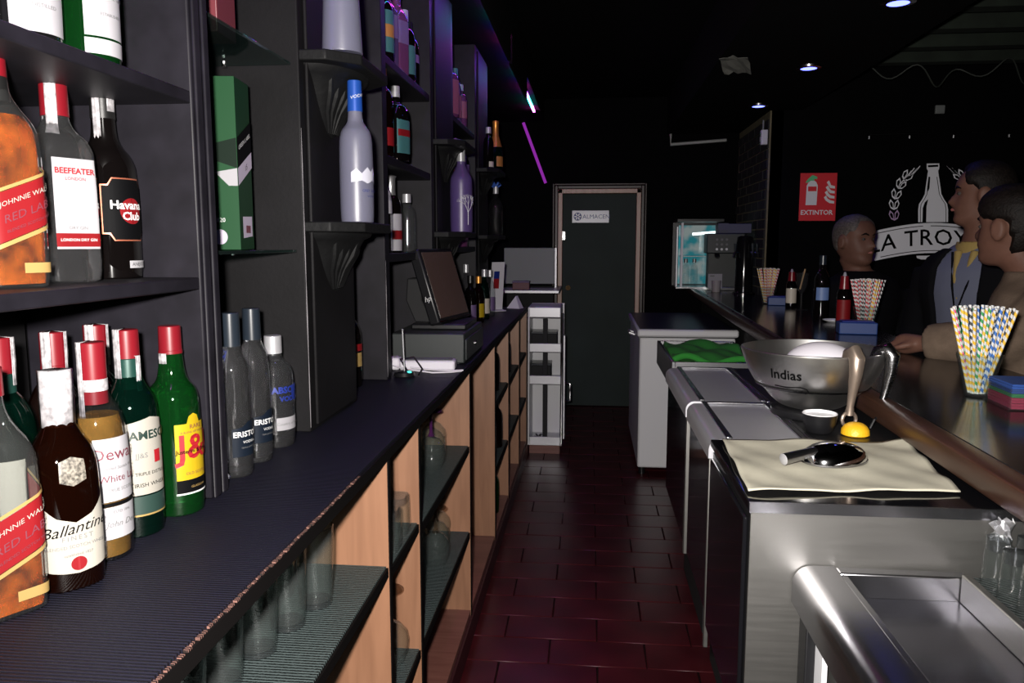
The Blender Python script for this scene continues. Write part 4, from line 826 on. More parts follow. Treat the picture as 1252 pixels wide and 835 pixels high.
MB().loft([[(.063*math.cos(t)*(1 if math.cos(t) < 0 else 1.08), .048*math.sin(t), z) for t in [2*PI*i/32 for i in range(32)]] for z in (.0, .003)]).build('rolled_rim', 'steel', sc_)
# ice bowl
tr_ = MB().lathe([(0, .088), (.003, .09), (.016, .09), (.018, .086)], 36).build('round_tray', 'black'); tr_.location = (.522, 1.865, 1.0005); tag(tr_, 'round black tray under the big steel ice bowl', 'tray')
ib = thing('ice_bowl', 'big flared stainless ice bowl with two handles at the bar edge', 'bowl', (.522, 1.865, 1.0190))
op = chaikin([(0, .050), (.006, .072), (.025, .094), (.041, .106), (.056, .127), (.085, .144), (.115, .156), (.136, .163)], 2)
prof = op+[(.139, .163), (.139, .160)]+[(z+.004, r-.004) for z, r in reversed(op) if z > .006]
MB().lathe(prof, 64).build('shell', 'bowl_steel', ib); MB().lathe([(.0505, .121), (.053, .1262), (.056, .1285)], 64, cap0=False, cap1=False).build('base_ring', 'steel_dark', ib)
def onb(a, b):
    z = .092+b; r = interp(op, z, 1)+.0012; th = deg(-128)+a/r; return (r*math.cos(th), r*math.sin(th), z)
text3d('lettering', 'Indias', .032, onb, 'ink', ib, bold=.0004, shear=.1)
MB().tube([onb(-.03, -.028), onb(.0, -.030), onb(.03, -.026), onb(.042, -.030), onb(.044, -.038), onb(.036, -.042), onb(.030, -.036)], .0012, 6).build('flourish', 'ink', ib)
for (th, m, hook) in ((-76, 'handle_mat', .0), (-40, 'steel_dark', .02)):
    a = deg(th); cx, sx = math.cos(a), math.sin(a); pts = []
    for (r, z) in ((.135, .120), (.148, .146), (.166, .152), (.178, .138), (.176, .105), (.168, .065), (.162, .035), (.160, .015)): pts.append((r*cx, r*sx, z))
    MB().tube(pts, [.010, .014, .0165, .0165, .0135, .0095, .0075, .010], 12).build('handle', m, ib) if M.setdefault('handle_mat', mat('worn_metal_handle', (.34, .27, .22), .38, .8)) else None
    MB().tube([(.160*cx+.016*math.cos(t)*-sx, .160*sx+.016*math.cos(t)*cx, .004+.016*math.sin(t)+hook) for t in [2*PI*k/14 for k in range(15)]], .004, 8).build('handle_ring', m, ib)
MB().tube([(.130, -.09, .03), (.118, -.12, .012), (.095, -.145, .002), (.085, -.15, -.016)], .003, 8).build('cord', 'black', ib)
wd = thing('white_plastic_scoop', 'white plastic scoop resting inside the steel ice bowl', 'scoop', (.545, 1.870, 1.070), deg(160))
rings = []
for k in range(10):
    a = PI*.5*k/9; rings.append([(.085*math.cos(a)*math.cos(t)*1.0+.002, .06*math.cos(a)*math.sin(t), .042+.060*math.sin(a)) for t in [2*PI*i/28 for i in range(28)]])
MB().loft(rings).build('scoop_bowl', 'white_pl', wd); MB().loft([[(.06+.05*s_, .03*(1-s_*.5)*math.cos(t), .048+.022*(1-s_*.7)*math.sin(t)) for t in [2*PI*i/16 for i in range(16)]] for s_ in (0, .4, .8, 1)]).build('scoop_spout', 'white_pl', wd)
# small bowl and lemon
sb = thing('small_bowl', 'small black bowl with a white lining beside the ice bowl', 'bowl', (.492, 1.685, 1.0005))
MB().lathe([(0, .024), (.004, .028), (.024, .034), (.040, .036)], 32, cap1=False).build('outside', 'black', sb); MB().lathe([(.0402, .036), (.0418, .0345), (.036, .033), (.0355, .002)], 32, cap0=False).build('lining', 'white', sb)
lm = thing('lemon_half', 'cut yellow lemon half beside the small black bowl', 'lemon', (.560, 1.665, 1.0005), deg(30))
MB().lathe([(0, .026), (.002, .0285), (.012, .0275), (.020, .022), (.025, .014), (.027, .006)], 24).build('peel', 'lemon', lm)
fo = wthing('foil_scrap', 'crumpled scrap of foil stuck under the bar rail', 'foil', (.62, 1.22, .95))
vv = []; 
for j in range(6):
    for i in range(8): vv.append((.606+.004*i+random.uniform(-.003, .003), 1.190+random.uniform(-.008, .008), .955+.007*j+random.uniform(-.004, .004)))
MB().add(vv, [(j*8+i, j*8+i+1, (j+1)*8+i+1, (j+1)*8+i) for j in range(5) for i in range(7)]).build('foil', 'foilm', fo, 0, False)
# ------------------------------------------------------------------ the bar
def bx_(y): return .566+.0332*y
bar = wthing('bar_counter', 'long black bar top with a wooden inner rail', 'bar', (.85, 3.2, 0))
Y0, Y1 = .45, 6.40
MB().prism([(bx_(Y0)+.038, Y0), (1.135, Y0), (1.135, Y1), (bx_(Y1)+.038, Y1)], lambda p, q, h: (p, q, h), 1.024, 1.060).build('bar_top', 'bar_top', bar, .003)
rr = []
for y in (Y0, 2.0, 3.5, 5.0, Y1):
    x = bx_(y); rr.append([(x+.003, y, 1.014), (x+.038, y, 1.014), (x+.038, y, 1.0605), (x+.012, y, 1.0605), (x+.002, y, 1.055), (x, y, 1.045), (x, y, 1.024)])
MB().loft(rr).build('rail', 'rail', bar, .002)
MB().prism([(.81, Y0), (1.05, Y0), (1.05, Y1), (.90, Y1), (.90, 4.6), (.81, 4.0)], lambda p, q, h: (p, q, h), 0, 1.023).build('bar_base', 'black_matte', bar)
for k in range(7): MB().lathe([(0, .006), (.004, .0045)], 10, bx_(2.9+k*.55)+.02, 2.9+k*.55, 1.0606).build('stud', 'chrome', bar)
# drinking straws
SC = {'yellow': (.62, .36, .02), 'green': (.02, .22, .06), 'blue': (.015, .10, .36), 'black': (.012, .012, .014), 'red': (.42, .02, .03), 'pink': (.50, .05, .14)}
sm = {}
for k_, c_ in SC.items():
    me = MB().lathe([(0, .0033), (.197, .0033)], 8, cap0=True, cap1=True).mesh('straw'); me.materials.append(stripes('straw_'+k_, c_)); sm[k_] = me
def straws(cx, cy, z, n, cols, words, grp, rb=.016, rt=.070, cup=True):
    if cup:
        t = thing('straw_glass', 'clear glass holding the '+words, 'glass', (cx, cy, z))
        MB().lathe([(0, .024), (.002, .026), (.095, .047), (.096, .046), (.094, .0455), (.006, .024), (.005, .003)], 24).build('wall', 'g_ware', t)
        MB().lathe([(.0005, .0235), (.0045, .0235)], 20).build('base_disc', 'g_grey', t)
    for i in range(n):
        f_ = (i+.5)/n; a = i*2.39996; r_ = math.sqrt(f_)
        b0 = Vector((cx+rb*r_*math.cos(a), cy+rb*r_*math.sin(a), z+.0075)); tt = Vector((cx+rt*r_*math.cos(a+.25), cy+rt*r_*math.sin(a+.25), z+.20))
        dv = (tt-b0).normalized(); ck = cols[int((math.cos(a)*r_*.5+.5)*len(cols)*.999)] if random.random() < .75 else random.choice(cols)
        o_ = bpy.data.objects.new('drinking_straw', sm[ck]); COL.objects.link(o_)
        o_.location = b0; o_.rotation_mode = 'QUATERNION'; o_.rotation_quaternion = Vector((0, 0, 1)).rotation_difference(dv)
        tag(o_, ck+' and white striped paper straw in the '+grp, 'straw', ck+' straws in the '+grp)
straws(.868, 1.815, 1.0605, 34, ['yellow', 'yellow', 'green', 'black', 'blue', 'blue', 'yellow', 'pink'], 'many-coloured straws nearest the camera', 'glass nearest the camera')
straws(1.080, 3.17, 1.0605, 30, ['red', 'black', 'red', 'yellow', 'red', 'black'], 'red and black straws before the man in black', 'glass before the man in black', .02, .068)
straws(1.008, 4.54, 1.0605, 24, ['yellow', 'red', 'yellow', 'yellow', 'red'], 'yellow and red straws at the far end of the bar', 'glass at the far bar end', .02, .066)
# napkins
np_ = thing('napkin_holder', 'clear tray of stacked napkins beside the nearest straws', 'holder', (.930, 1.712, 1.0605), deg(-4))
MB().box(-.070, .070, -.062, .062, 0, .002).build('tray', 'g_clear', np_)
for (a, b, c, e) in ((-.070, -.068, -.062, .062), (-.068, .070, -.062, -.060)): MB().box(a, b, c, e, .002, .045).build('wall', 'g_clear', np_)
for nm, z0, z1, m in (('red_napkin_stack', .0022, .026, (.26, .015, .05)), ('green_napkin_stack', .0262, .034, (.02, .17, .06)), ('blue_napkin_stack', .0342, .054, (.012, .05, .22))):
    t = thing('napkin_stack', {'r': 'red napkins at the bottom of the clear tray', 'g': 'thin layer of green napkins in the clear tray', 'b': 'blue napkins on top in the clear tray'}[nm[0]], 'napkins', (.930, 1.712, 1.0605+z0), deg(-4), 'stacked napkins beside the straws')
    mm = mat(nm, m, .85); M[nm] = mm
    k_ = 4 if nm[0] != 'g' else 2
    for j in range(k_):
        h_ = (z1-z0)/k_; MB().box(-.064+random.uniform(0, .002), .066, -.057+random.uniform(0, .002), .058, h_*j, h_*(j+1)-.0004).build('napkin', mm, t, .001)
for x, y, lb_ in ((1.02, 3.06, 'low blue napkin box beside the red and black straws'), (1.065, 4.46, 'low dark blue box before the yellow and red straws')):
    t = thing('napkin_box', lb_, 'box', (x, y, 1.0605), deg(-8)); MB().box(-.075, .06, -.04, .04, 0, .045).build('case', 'blue_box', t, .004) if M.setdefault('blue_box', mat('blue_box', (.012, .035, .14), .5)) else None
    MB().box(-.065, .05, -.032, .032, .0452, .050).build('napkins', 'ink_blue', t, .002)
GB = 'things standing on the bar'
def sauce(label, x, y, h, r, lblm):
    bottle('sauce_bottle', label, (x, y, 1.0605), deg(-100), [(0, r*.95), (.004, r), (h*.58, r), (h*.68, r*.75), (h*.72, r*.6), (h*.74, r*.6)], 'g_black', caps=[(h*.66, h*.93, r*.72, r*.55, 'red_cap'), (h*.93, h, r*.3, r*.15, 'cap_silver')], labels=[R(-r*1.2, r*1.2, h*.12, h*.5, lblm)], seg=20)
sauce('red-capped bottle with a pale label beyond the blue box on the bar', 1.075, 4.30, .205, .028, 'lbl_cream'); sauce('red-capped sauce bottle behind the red and black straws', 1.035, 3.30, .225, .028, 'red_label')
t = thing('stemmed_glass', 'stemmed glass holding a wooden stirrer on the bar', 'glass', (1.093, 4.16, 1.0605))
MB().lathe([(0, .035), (.003, .034), (.006, .006), (.05, .004), (.085, .005), (.10, .018), (.13, .028), (.19, .030)], 22, cap1=False).build('glass', 'g_clear', t); MB().tube([(-.01, 0, .105), (.012, .0, .21)], .004, 6).build('stirrer', 'cork', t)
fb('tall dark bottle with a pale blue label standing on the bar', 1.052, 3.67, 1.0605, .285, .034, 'g_black', 'cap_navy', 'lbl_sky', (.30, .50), rz=-95, grp=None, name='spirit_bottle') if M.setdefault('lbl_sky', mat('pale_blue_label', (.10, .16, .32), .5)) else None
t = thing('saucer', 'small pale saucer on the bar before the man in black', 'saucer', (1.06, 3.50, 1.0605)); MB().lathe([(0, .025), (.003, .03), (.010, .045), (.012, .045), (.005, .028)], 24).build('dish', 'white', t)
# lit display fridge and coffee corner at the end of the bar
fr_ = wthing('display_fridge', 'glowing aqua display fridge at the far end of the bar', 'fridge', (.83, 6.25, 1.06))
box('light_panel', 'aqua', fr_, .70, .99, 6.36, 6.37, 1.08, 1.545); box('back_case', 'black', fr_, .655, 1.0, 6.371, 6.395, 1.0605, 1.565)
box('post', 'galv', fr_, .655, .668, 6.10, 6.13, 1.0605, 1.53, .002); box('post', 'white', fr_, .685, .703, 6.06, 6.09, 1.0605, 1.56, .002); box('top', 'black', fr_, .655, 1.0, 6.05, 6.395, 1.5655, 1.585)
box('floor_plate', 'steel', fr_, .655, 1.0, 6.05, 6.36, 1.0605, 1.072); box('shelf', 'galv', fr_, .705, .99, 6.15, 6.355, 1.30, 1.306); MB().tube([(.80, 6.30, 1.475), (.985, 6.30, 1.49)], .011, 10).build('tube_light', 'tube_light', fr_)
fd_ = box('glass_door', 'g_clear', fr_, .705, .99, 6.06, 6.066, 1.075, 1.55)
for i, (x, z, lb_) in enumerate(((.745, 1.0725, 'first clear bottle glowing on the floor of the aqua fridge'), (.81, 1.0725, 'second clear bottle glowing on the floor of the aqua fridge'))): fb(lb_, x, 6.22, z, .21, .028, 'g_clear', 'cap_silver', None, grp='bottles inside the aqua fridge', name='chilled_bottle')
cm = wthing('coffee_machine', 'dark coffee machine with round buttons in front of the aqua fridge', 'coffee machine', (.99, 5.93, 1.0605))
box('body', 'grey_plastic', cm, .85, 1.12, 5.85, 6.02, 1.33, 1.475, .006); box('column', 'grey_plastic', cm, .87, 1.12, 5.93, 6.02, 1.07, 1.33, .004); box('drip_tray', 'steel_dark', cm, .85, 1.12, 5.80, 6.02, 1.0606, 1.085, .003)
for j in range(3):
    for i in range(3): MB().tube([(.92+.035*i, 5.849, 1.36+.035*j), (.92+.035*i, 5.843, 1.36+.035*j)], .009, 10).build('button', 'cap_silver' if j == 0 else 'ink_grey', cm)
MB().tube([(.93, 5.90, 1.33), (.93, 5.88, 1.31), (.93, 5.83, 1.30)], [.018, .02, .008], 10).build('group_handle', 'black', cm)
bxp = wthing('cardboard_box', 'violet-grey box lying on top of the coffee machine', 'box', (1.0, 5.93, 1.477)); box('carton', 'lbl_violet_dk', bxp, .93, 1.165, 5.86, 6.01, 1.477, 1.545, .003) if M.setdefault('lbl_violet_dk', mat('violet_grey_box', (.05, .05, .09), .6)) else None
box('flap', 'lbl_violet_dk', bxp, .925, 1.0, 5.845, 5.86, 1.50, 1.548)
cdd = wthing('menu_card', 'white menu card standing by the coffee machine', 'card', (.89, 5.70, 1.0605)); box('card', 'paper_w', cdd, .845, .945, 5.72, 5.724, 1.08, 1.185); box('holder', 'black', cdd, .87, .92, 5.71, 5.735, 1.0605, 1.0815)
MB().add([(.86, 5.7195, 1.165), (.89, 5.7195, 1.165), (.89, 5.7195, 1.175), (.86, 5.7195, 1.175)], [(0, 1, 2, 3)]).build('print_line', 'ink_grey', cdd)
cpp = thing('paper_cup', 'grey cup in front of the white menu card', 'cup', (.885, 5.60, 1.0605)); MB().lathe([(0, .026), (.002, .028), (.078, .034), (.08, .033), (.076, .031), (.01, .026)], 20).build('cup_wall', 'cup_grey', cpp) if M.setdefault('cup_grey', mat('cup_grey', (.22, .20, .20), .6)) else None
MB().lathe([(.0785, .0345), (.082, .0345)], 20, cap0=False, cap1=False).build('rim', 'cup_grey', cpp)
tp = thing('beer_tower', 'round black beer tower with a chrome highlight on the bar', 'beer tower', (1.03, 5.38, 1.0605))
MB().lathe([(0, .075), (.012, .075), (.02, .058), (.35, .056), (.385, .05), (.392, .03)], 36).build('column', 'black_gloss', tp); MB().lathe([(.0, .0765), (.010, .0765)], 36, cap0=False, cap1=False).build('base_ring', 'chrome', tp)
for a in (-150, -60, -10):
    c_, s_ = math.cos(deg(a)), math.sin(deg(a)); MB().tube([(.055*c_, .055*s_, .28), (.085*c_, .085*s_, .28), (.092*c_, .092*s_, .25)], .008, 8).build('spout', 'steel_dark', tp); MB().tube([(.080*c_, .080*s_, .287), (.078*c_, .078*s_, .34)], [.007, .011], 8).build('tap_lever', 'cap_navy', tp)
# ------------------------------------------------------------------ logo wall
def LG(u, v, o=0): return (2.285+(u-1140)*.00537+(v-200)*.00036, 5.5965-o, 1.936-(v-200)*.00549)
lg = wthing('wall_logo', 'white painted logo of a beer bottle, wheat and banner on the black wall', 'logo', (2.3, 5.598, 1.3))
def shape(name, pts, m, parent, o=0): return MB().prism(pts, lambda u, v, h: LG(u, v, h), o, o+.0012).build(name, m, parent, 0, False)
half = [(7.5, 200), (7.5, 206), (6, 209), (7, 216), (8.5, 226), (10, 237), (13, 243), (17, 249), (18, 256), (18, 271)]
oc = 1140.5
bt = shape('bottle_emblem', [(oc-x, y) for x, y in half]+[(oc+x, y) for x, y in reversed(half)], 'logo', lg)
shape('bottle_neck_band', [(oc-6, 202), (oc+6, 201.5), (oc+6, 204), (oc-6, 204.5)], 'ink', bt, .0014); shape('bottle_shadow', [(oc-5.5, 216), (oc-3.5, 216), (oc-4.5, 230), (oc-7.5, 236), (oc-7, 228)], 'ink', bt, .0014)
shape('bottle_shadow', [(oc-6, 243), (oc-8, 252), (oc-8.5, 271), (oc-13, 271), (oc-12.5, 254), (oc-10, 247)], 'ink', bt, .0014)
for s_ in (-1, 1):
    ln = [(oc+s_*(x-2.2), y) for x, y in half[3:]]; shape('bottle_outline', ln+[(p-s_*.7, q_) for p, q_ in reversed(ln)], 'ink', bt, .0014)
def bxy(t): return 1064+t*153, 283-11*math.sin(PI*t)     # banner top
top = [(bxy(i/16)) for i in range(17)]; bot = [(u, v+37) for u, v in top]
bn = shape('banner', top+list(reversed(bot)), 'logo', lg)
for dv, a_, b_ in ((3.2, .05, .42), (3.2, .48, .93), (33.5, .08, .95)):
    ln = [(bxy(a_+(b_-a_)*i/12)[0], bxy(a_+(b_-a_)*i/12)[1]+dv) for i in range(13)]; shape('banner_line', ln+[(u, v+.9) for u, v in reversed(ln)], 'ink', bn, .0014)
def ban(a, b):
    u = 1132+a/.00537; t_ = (u-1064)/153; v = bxy(t_)[1]+18.5-b/.00549; return LG(u, v, .0022)
text3d('lettering', 'LA TROYA', .152, ban, 'ink', bn, bold=.0012, space=1.06)
shape('bottle_foot', [(1120, 312.5), (1153, 312), (1151, 315.5), (1146, 317), (1126, 317), (1121, 315.5)], 'logo', lg)
def wheat(sgn):
    cxx = 1140.5
    stem = [(cxx+sgn*(-46.5+.0), 271), (cxx-sgn*47.5, 258), (cxx-sgn*47, 245), (cxx-sgn*43, 232), (cxx-sgn*37, 221), (cxx-sgn*28, 211)]
    for i in range(5):
        (u0, v0), (u1, v1) = stem[i], stem[i+1]; du, dv = u1-u0, v1-v0; L = math.hypot(du, dv); du /= L; dv /= L
        for s_ in (-1, 1):
            nx_, ny_ = -dv*s_, du*s_; mu, mv = u0+du*2, v0+dv*2
            leaf = [(mu, mv), (mu+nx_*4+du*2, mv+ny_*4+dv*2), (mu+nx_*6.5+du*8, mv+ny_*6.5+dv*8), (mu+nx_*4.5+du*13, mv+ny_*4.5+dv*13), (mu+nx_*1+du*9, mv+ny_*1+dv*9)]
            inner = [(sum(p for p, _ in leaf)/5+(p-sum(p for p, _ in leaf)/5)*.62, sum(q_ for _, q_ in leaf)/5+(q_-sum(q_ for _, q_ in leaf)/5)*.62) for p, q_ in leaf]
            o_ = shape('wheat_leaf', leaf, 'logo' if i else 'logo_pink', lg); shape('leaf_inside', inner, 'ink', o_, .0014)
    for k in range(4):
        u0, v0 = cxx-sgn*(40-4.5*k), 224-k*3.2; u1, v1 = cxx-sgn*(26-3.4*k), 208-1.2*k-(2 if k % 2 else 0)
        shape('wheat_beard', [(u0, v0), (u1, v1), (u1+.6, v1+.9), (u0+.7, v0+.9)], 'logo', lg)
M['logo_pink'] = mat('logo_pinkish', (.50, .34, .56), .55)
wheat(1); wheat(-1)
es_ = wthing('fire_extinguisher_sign', 'red fire extinguisher sign with white symbols and lettering', 'sign', (1.56, 5.59, 1.55))
x0, z0, w, h = 1.425, 1.557, .243, .322
pl = box('plate', 'sign_red', es_, x0, x0+w, 5.590, 5.596, z0, z0+h)
def SG(a, b, o=0): return (x0+a*w, 5.5885-o, z0+b*h)
def sshape(nm, pts, m, o=0): return MB().prism(pts, lambda u, v, hh: SG(u, v, hh), o, o+.001).build(nm, m, pl, 0, False)
sshape('extinguisher_symbol', [(.17, .33), (.47, .33), (.48, .74), (.43, .82), (.38, .84), (.28, .84), (.22, .80), (.18, .74)], 'sign_white')
sshape('symbol_window', [(.22, .62), (.45, .62), (.45, .72), (.22, .72)], 'sign_red', .0013); sshape('symbol_handle', [(.14, .80), (.2, .87), (.28, .93), (.33, .96), (.46, .92), (.45, .87), (.38, .88), (.38, .84), (.28, .84), (.2, .80)], 'sign_green') if M.setdefault('sign_green', mat('sign_green', (.10, .50, .22), .5)) else None
for k in range(4):
    y_ = .40+k*.105; sshape('flame_symbol', [(.66+.02*k, y_+.09), (.72+.02*k, y_+.02), (.82, y_-.03), (.95, y_-.04), (.95, y_+.01), (.84, y_+.03), (.76+.02*k, y_+.07), (.72+.02*k, y_+.13)], 'sign_white')
text3d('lettering', 'EXTINTOR', .044, lambda a, b: (x0+.48*w+a, 5.5872, z0+.17*h+b), 'sign_white', pl, bold=.0008)
rd = wthing('curtain_rod', 'thin dark metal rod with small hooks high on the logo wall', 'rod', (2.3, 5.58, 2.12)); MB().tube([(1.85, 5.575, 2.128), (2.77, 5.575, 2.142)], .006, 8).build('rod', 'steel_dark', rd)
for x in (1.86, 2.12, 2.40, 2.75): MB().lathe([(0, .010), (.018, .010)], 8, x, 5.58, 2.10).build('hook', 'steel_dark', rd)
sw = wthing('wall_sensor', 'small pale square sensor high on the logo wall', 'sensor', (2.30, 5.59, 2.26)); box('case', 'grey_panel', sw, 2.275, 2.335, 5.58, 5.597, 2.26, 2.315, .003); box('front_cover', 'grey_panel', sw, 2.282, 2.328, 5.575, 5.580, 2.267, 2.308, .002)
dv_ = wthing('wall_intercom', 'white box with a cable on the corner of the brick wall', 'intercom', (1.19, 5.62, 2.06)); box('case', 'white_pl', dv_, 1.155, 1.199, 5.60, 5.64, 2.075, 2.175, .004); MB().tube([(1.17, 5.62, 2.175), (1.17, 5.62, 2.24)], .006, 8).build('cable', 'grey_panel', dv_); box('button', 'grey_panel', dv_, 1.150, 1.156, 5.615, 5.63, 2.10, 2.13)
# ------------------------------------------------------------------ ceiling lights and details
for i, (x, y, lb_) in enumerate(((1.10, 4.25, 'blue downlight over the middle of the bar'), (1.08, 5.36, 'blue downlight by the brick wall'), (1.13, 3.16, 'blue downlight at the top edge of the photo'))):
    t = thing('downlight', lb_, 'lamp', (x, y, 2.30), 0, 'blue downlights above the bar')
    MB().lathe([(-.012, .040), (-.010, .062), (-.0005, .064)], 28, cap0=False).build('ring', 'steel_dark', t); MB().lathe([(-.013, .030), (-.0115, .040)], 24).build('lens', 'downlight', t)
    L = bpy.data.lights.new('downlight_beam', 'SPOT'); L.energy = 4.0; L.color = (.08, .10, 1); L.spot_size = deg(110); L.spot_blend = .8; L.shadow_soft_size = .03
    lo_ = bpy.data.objects.new('downlight_beam', L); COL.objects.link(lo_); lo_.parent = t; lo_.location = (0, 0, -.02)
t = thing('downlight', 'magenta downlight above the aisle floor', 'lamp', (-.05, 2.62, 2.618))
MB().lathe([(-.012, .040), (-.010, .062), (-.0005, .064)], 28, cap0=False).build('ring', 'steel_dark', t); MB().lathe([(-.013, .030), (-.0115, .040)], 24).build('lens', 'led_pink', t)
L = bpy.data.lights.new('downlight_beam', 'SPOT'); L.energy = 22.0; L.color = (1, .05, .75); L.spot_size = deg(26); L.spot_blend = 1.0; L.shadow_soft_size = .03
lo_ = bpy.data.objects.new('downlight_beam', L); COL.objects.link(lo_); lo_.parent = t; lo_.location = (0, 0, -.02)
ls = wthing('led_strip', 'colour-changing light strip hidden above the bottle shelves', 'light strip', (-.43, 3.2, 2.40))
cyc = ['led_pink', 'led_dim', 'led_blue', 'led_dim', 'led_cyan', 'led_blue']
for k in range(29):
    y = .35+k*.20
    box('led_segment', cyc[k % 6] if y < 5.5 else ('led_cyan' if y < 5.9 else 'led_pink'), ls, -.452, -.438, y, y+.19, 2.405, 2.414)
box('channel', 'black', ls, -.456, -.434, .3, 6.25, 2.4145, 2.4195)
for a, b in ((.0, 3.95), (4.02, 4.95)): struct(box('trim_3', 'black_wall', None, -.418, -.402, a, b, 2.295, 2.42))
vl = MB().tube([(-.575, 6.690, 2.41), (-.48, 6.690, 2.16), (-.385, 6.690, 1.91)], .012, 8).build('violet_light_streak', 'streak_violet'); tag(vl, 'thin violet streak of light slanting down the wall left of the door', 'light strip')  # a streak of light on the wall, built as a glowing tube
for k in range(4):
    bm_ = box('ceiling_beam', 'beam', None, 1.60, 3.3, 4.0+k*.38, 4.09+k*.38, 2.50, 2.60); tag(bm_, ['greenish ceiling beam nearest the camera', 'second greenish ceiling beam', 'third greenish ceiling beam', 'greenish ceiling beam nearest the logo wall'][k], 'beam', 'ceiling beams over the customers')
M['cable_dim'] = mat('dim_cable', (.03, .035, .03), .6)
cb_ = MB().tube([(1.55+.022*k, 4.9+.06*math.sin(k*.31), 2.38+.045*math.sin(k*.55)+.03*math.sin(k*.23)) for k in range(60)], .004, 6).build('ceiling_cable', 'cable_dim'); tag(cb_, 'loose cables looping under the ceiling before the logo wall', 'cable')
pv = []; 
for j in range(5):
    for i in range(7): pv.append((.60+.022*i+.012*j, 3.93+.035*j+random.uniform(-.01, .01), 2.285+random.uniform(-.008, .008)-.012*j))
o_ = MB().add(pv, [(j*7+i, j*7+i+1, (j+1)*7+i+1, (j+1)*7+i) for j in range(4) for i in range(6)]).build('plastic_scrap', mat('torn_plastic', (.10, .10, .09), .5), None, 0, False); tag(o_, 'torn pale plastic hanging from the black ceiling box', 'plastic'); so = o_.modifiers.new('s', 'SOLIDIFY'); so.thickness = .003
# ------------------------------------------------------------------ people at the bar
def finish(mb, name, m, parent, voxel=.010, smooth=2):
    me = bpy.data.meshes.new(name); me.from_pydata(mb.v, [], mb.f); bm = bmesh.new(); bm.from_mesh(me); bmesh.ops.recalc_face_normals(bm, faces=bm.faces); bm.to_mesh(me); bm.free()
    o = bpy.data.objects.new('tmp', me); COL.objects.link(o)
    r = o.modifiers.new('r', 'REMESH'); r.mode = 'VOXEL'; r.voxel_size = voxel; r.use_smooth_shade = True
    if smooth: s = o.modifiers.new('s', 'SMOOTH'); s.iterations = smooth; s.factor = .5
    dg = bpy.context.evaluated_depsgraph_get(); m2 = bpy.data.meshes.new_from_object(o.evaluated_get(dg)); bpy.data.objects.remove(o)
    m2.name = name; m2.materials.clear(); m2.materials.append(M[m]); m2.polygons.foreach_set('use_smooth', [True]*len(m2.polygons))
    q = bpy.data.objects.new(name, m2); COL.objects.link(q); q.parent = parent; return q
HD = [(0, .24, -.02, .09), (.03, .31, -.06, .16), (.08, .355, -.12, .205), (.13, .362, -.20, .235), (.19, .338, -.27, .255), (.235, .352, -.32, .265), (.265, .372, -.345, .272), (.285, .362, -.36, .277), (.305, .374, -.375, .282), (.335, .358, -.395, .292),
      (.39, .350, -.42, .305), (.46, .340, -.445, .318), (.52, .325, -.46, .325), (.57, .340, -.465, .328), (.61, .358, -.465, .330), (.68, .352, -.46, .332), (.76, .325, -.44, .325), (.84, .275, -.395, .295), (.91, .20, -.32, .235), (.96, .125, -.235, .16), (.99, .05, -.14, .08), (1.0, .0, -.09, .03)]
def head_rings(c, yaw, h, pitch=0, grow=0., zmin=0, front=1e9, seg=40):
    rings = []; cy_, sy_ = math.cos(yaw), math.sin(yaw)
    for z, f, b, w in HD:
        if z < zmin: continue
        ring = []
        for k in range(seg):
            a = 2*PI*k/seg-PI; ca, sa = math.cos(a), math.sin(a); xm = (f+b)/2 if False else 0
            x = (f if ca > 0 else -b)*abs(ca)**.9*(1 if ca > 0 else -1); y = w*abs(sa)**.9*(1 if sa > 0 else -1)
            if grow == 0:
                if .31 < z < .58: x += max(0, .145*(1-abs(z-.375)/.065) if z < .375 and z > .31 else .145*(1-(z-.375)/.19))*math.exp(-(a/.17)**2)
                x -= .03*math.exp(-((abs(a)-.42)/.18)**2-((z-.52)/.045)**2)
            x += grow*(1 if x > 0 else -1)*abs(ca); y += grow*abs(sa)*(1 if sa > 0 else -1)
            x = min(x, front); xx, zz = x*h, (z+(grow*.9*z if grow else 0))*h
            xp = xx*math.cos(pitch)+zz*math.sin(pitch)*0; zp = zz+xx*math.sin(pitch)
            ring.append((c[0]+xp*cy_-y*h*sy_, c[1]+xp*sy_+y*h*cy_, c[2]+zp))
        rings.append(ring)
    return rings
def ell(c, yaw, hw, hd, n=28): return [(c[0]+hd*math.cos(t)*math.cos(yaw)-hw*math.sin(t)*math.sin(yaw), c[1]+hd*math.cos(t)*math.sin(yaw)+hw*math.sin(t)*math.cos(yaw), c[2]) for t in [2*PI*k/n for k in range(n)]]
def local(c, yaw, x, y, z): return (c[0]+x*math.cos(yaw)-y*math.sin(yaw), c[1]+x*math.sin(yaw)+y*math.cos(yaw), c[2]+z)
def hand(mb, wrist, d, up):
    d = Vector(d).normalized(); up = Vector(up).normalized(); s = d.cross(up).normalized(); w = Vector(wrist)
    mb.tube([w, w+d*.03, w+d*.06, w+d*.085], [.024, .030, .034, .028], 12)
    for i, (o, L) in enumerate(((-.027, .058), (-.009, .068), (.009, .064), (.026, .050))):
        p = w+d*.08+s*o; mb.tube([p, p+d*L*.5-up*.004, p+d*L*.8-up*.014, p+d*L-up*.026], [.0095, .009, .0085, .007], 8)
    p = w+d*.025-s*.028; mb.tube([p, p+d*.025-s*.018-up*.006, p+d*.05-s*.022-up*.012], [.011, .010, .008], 8)
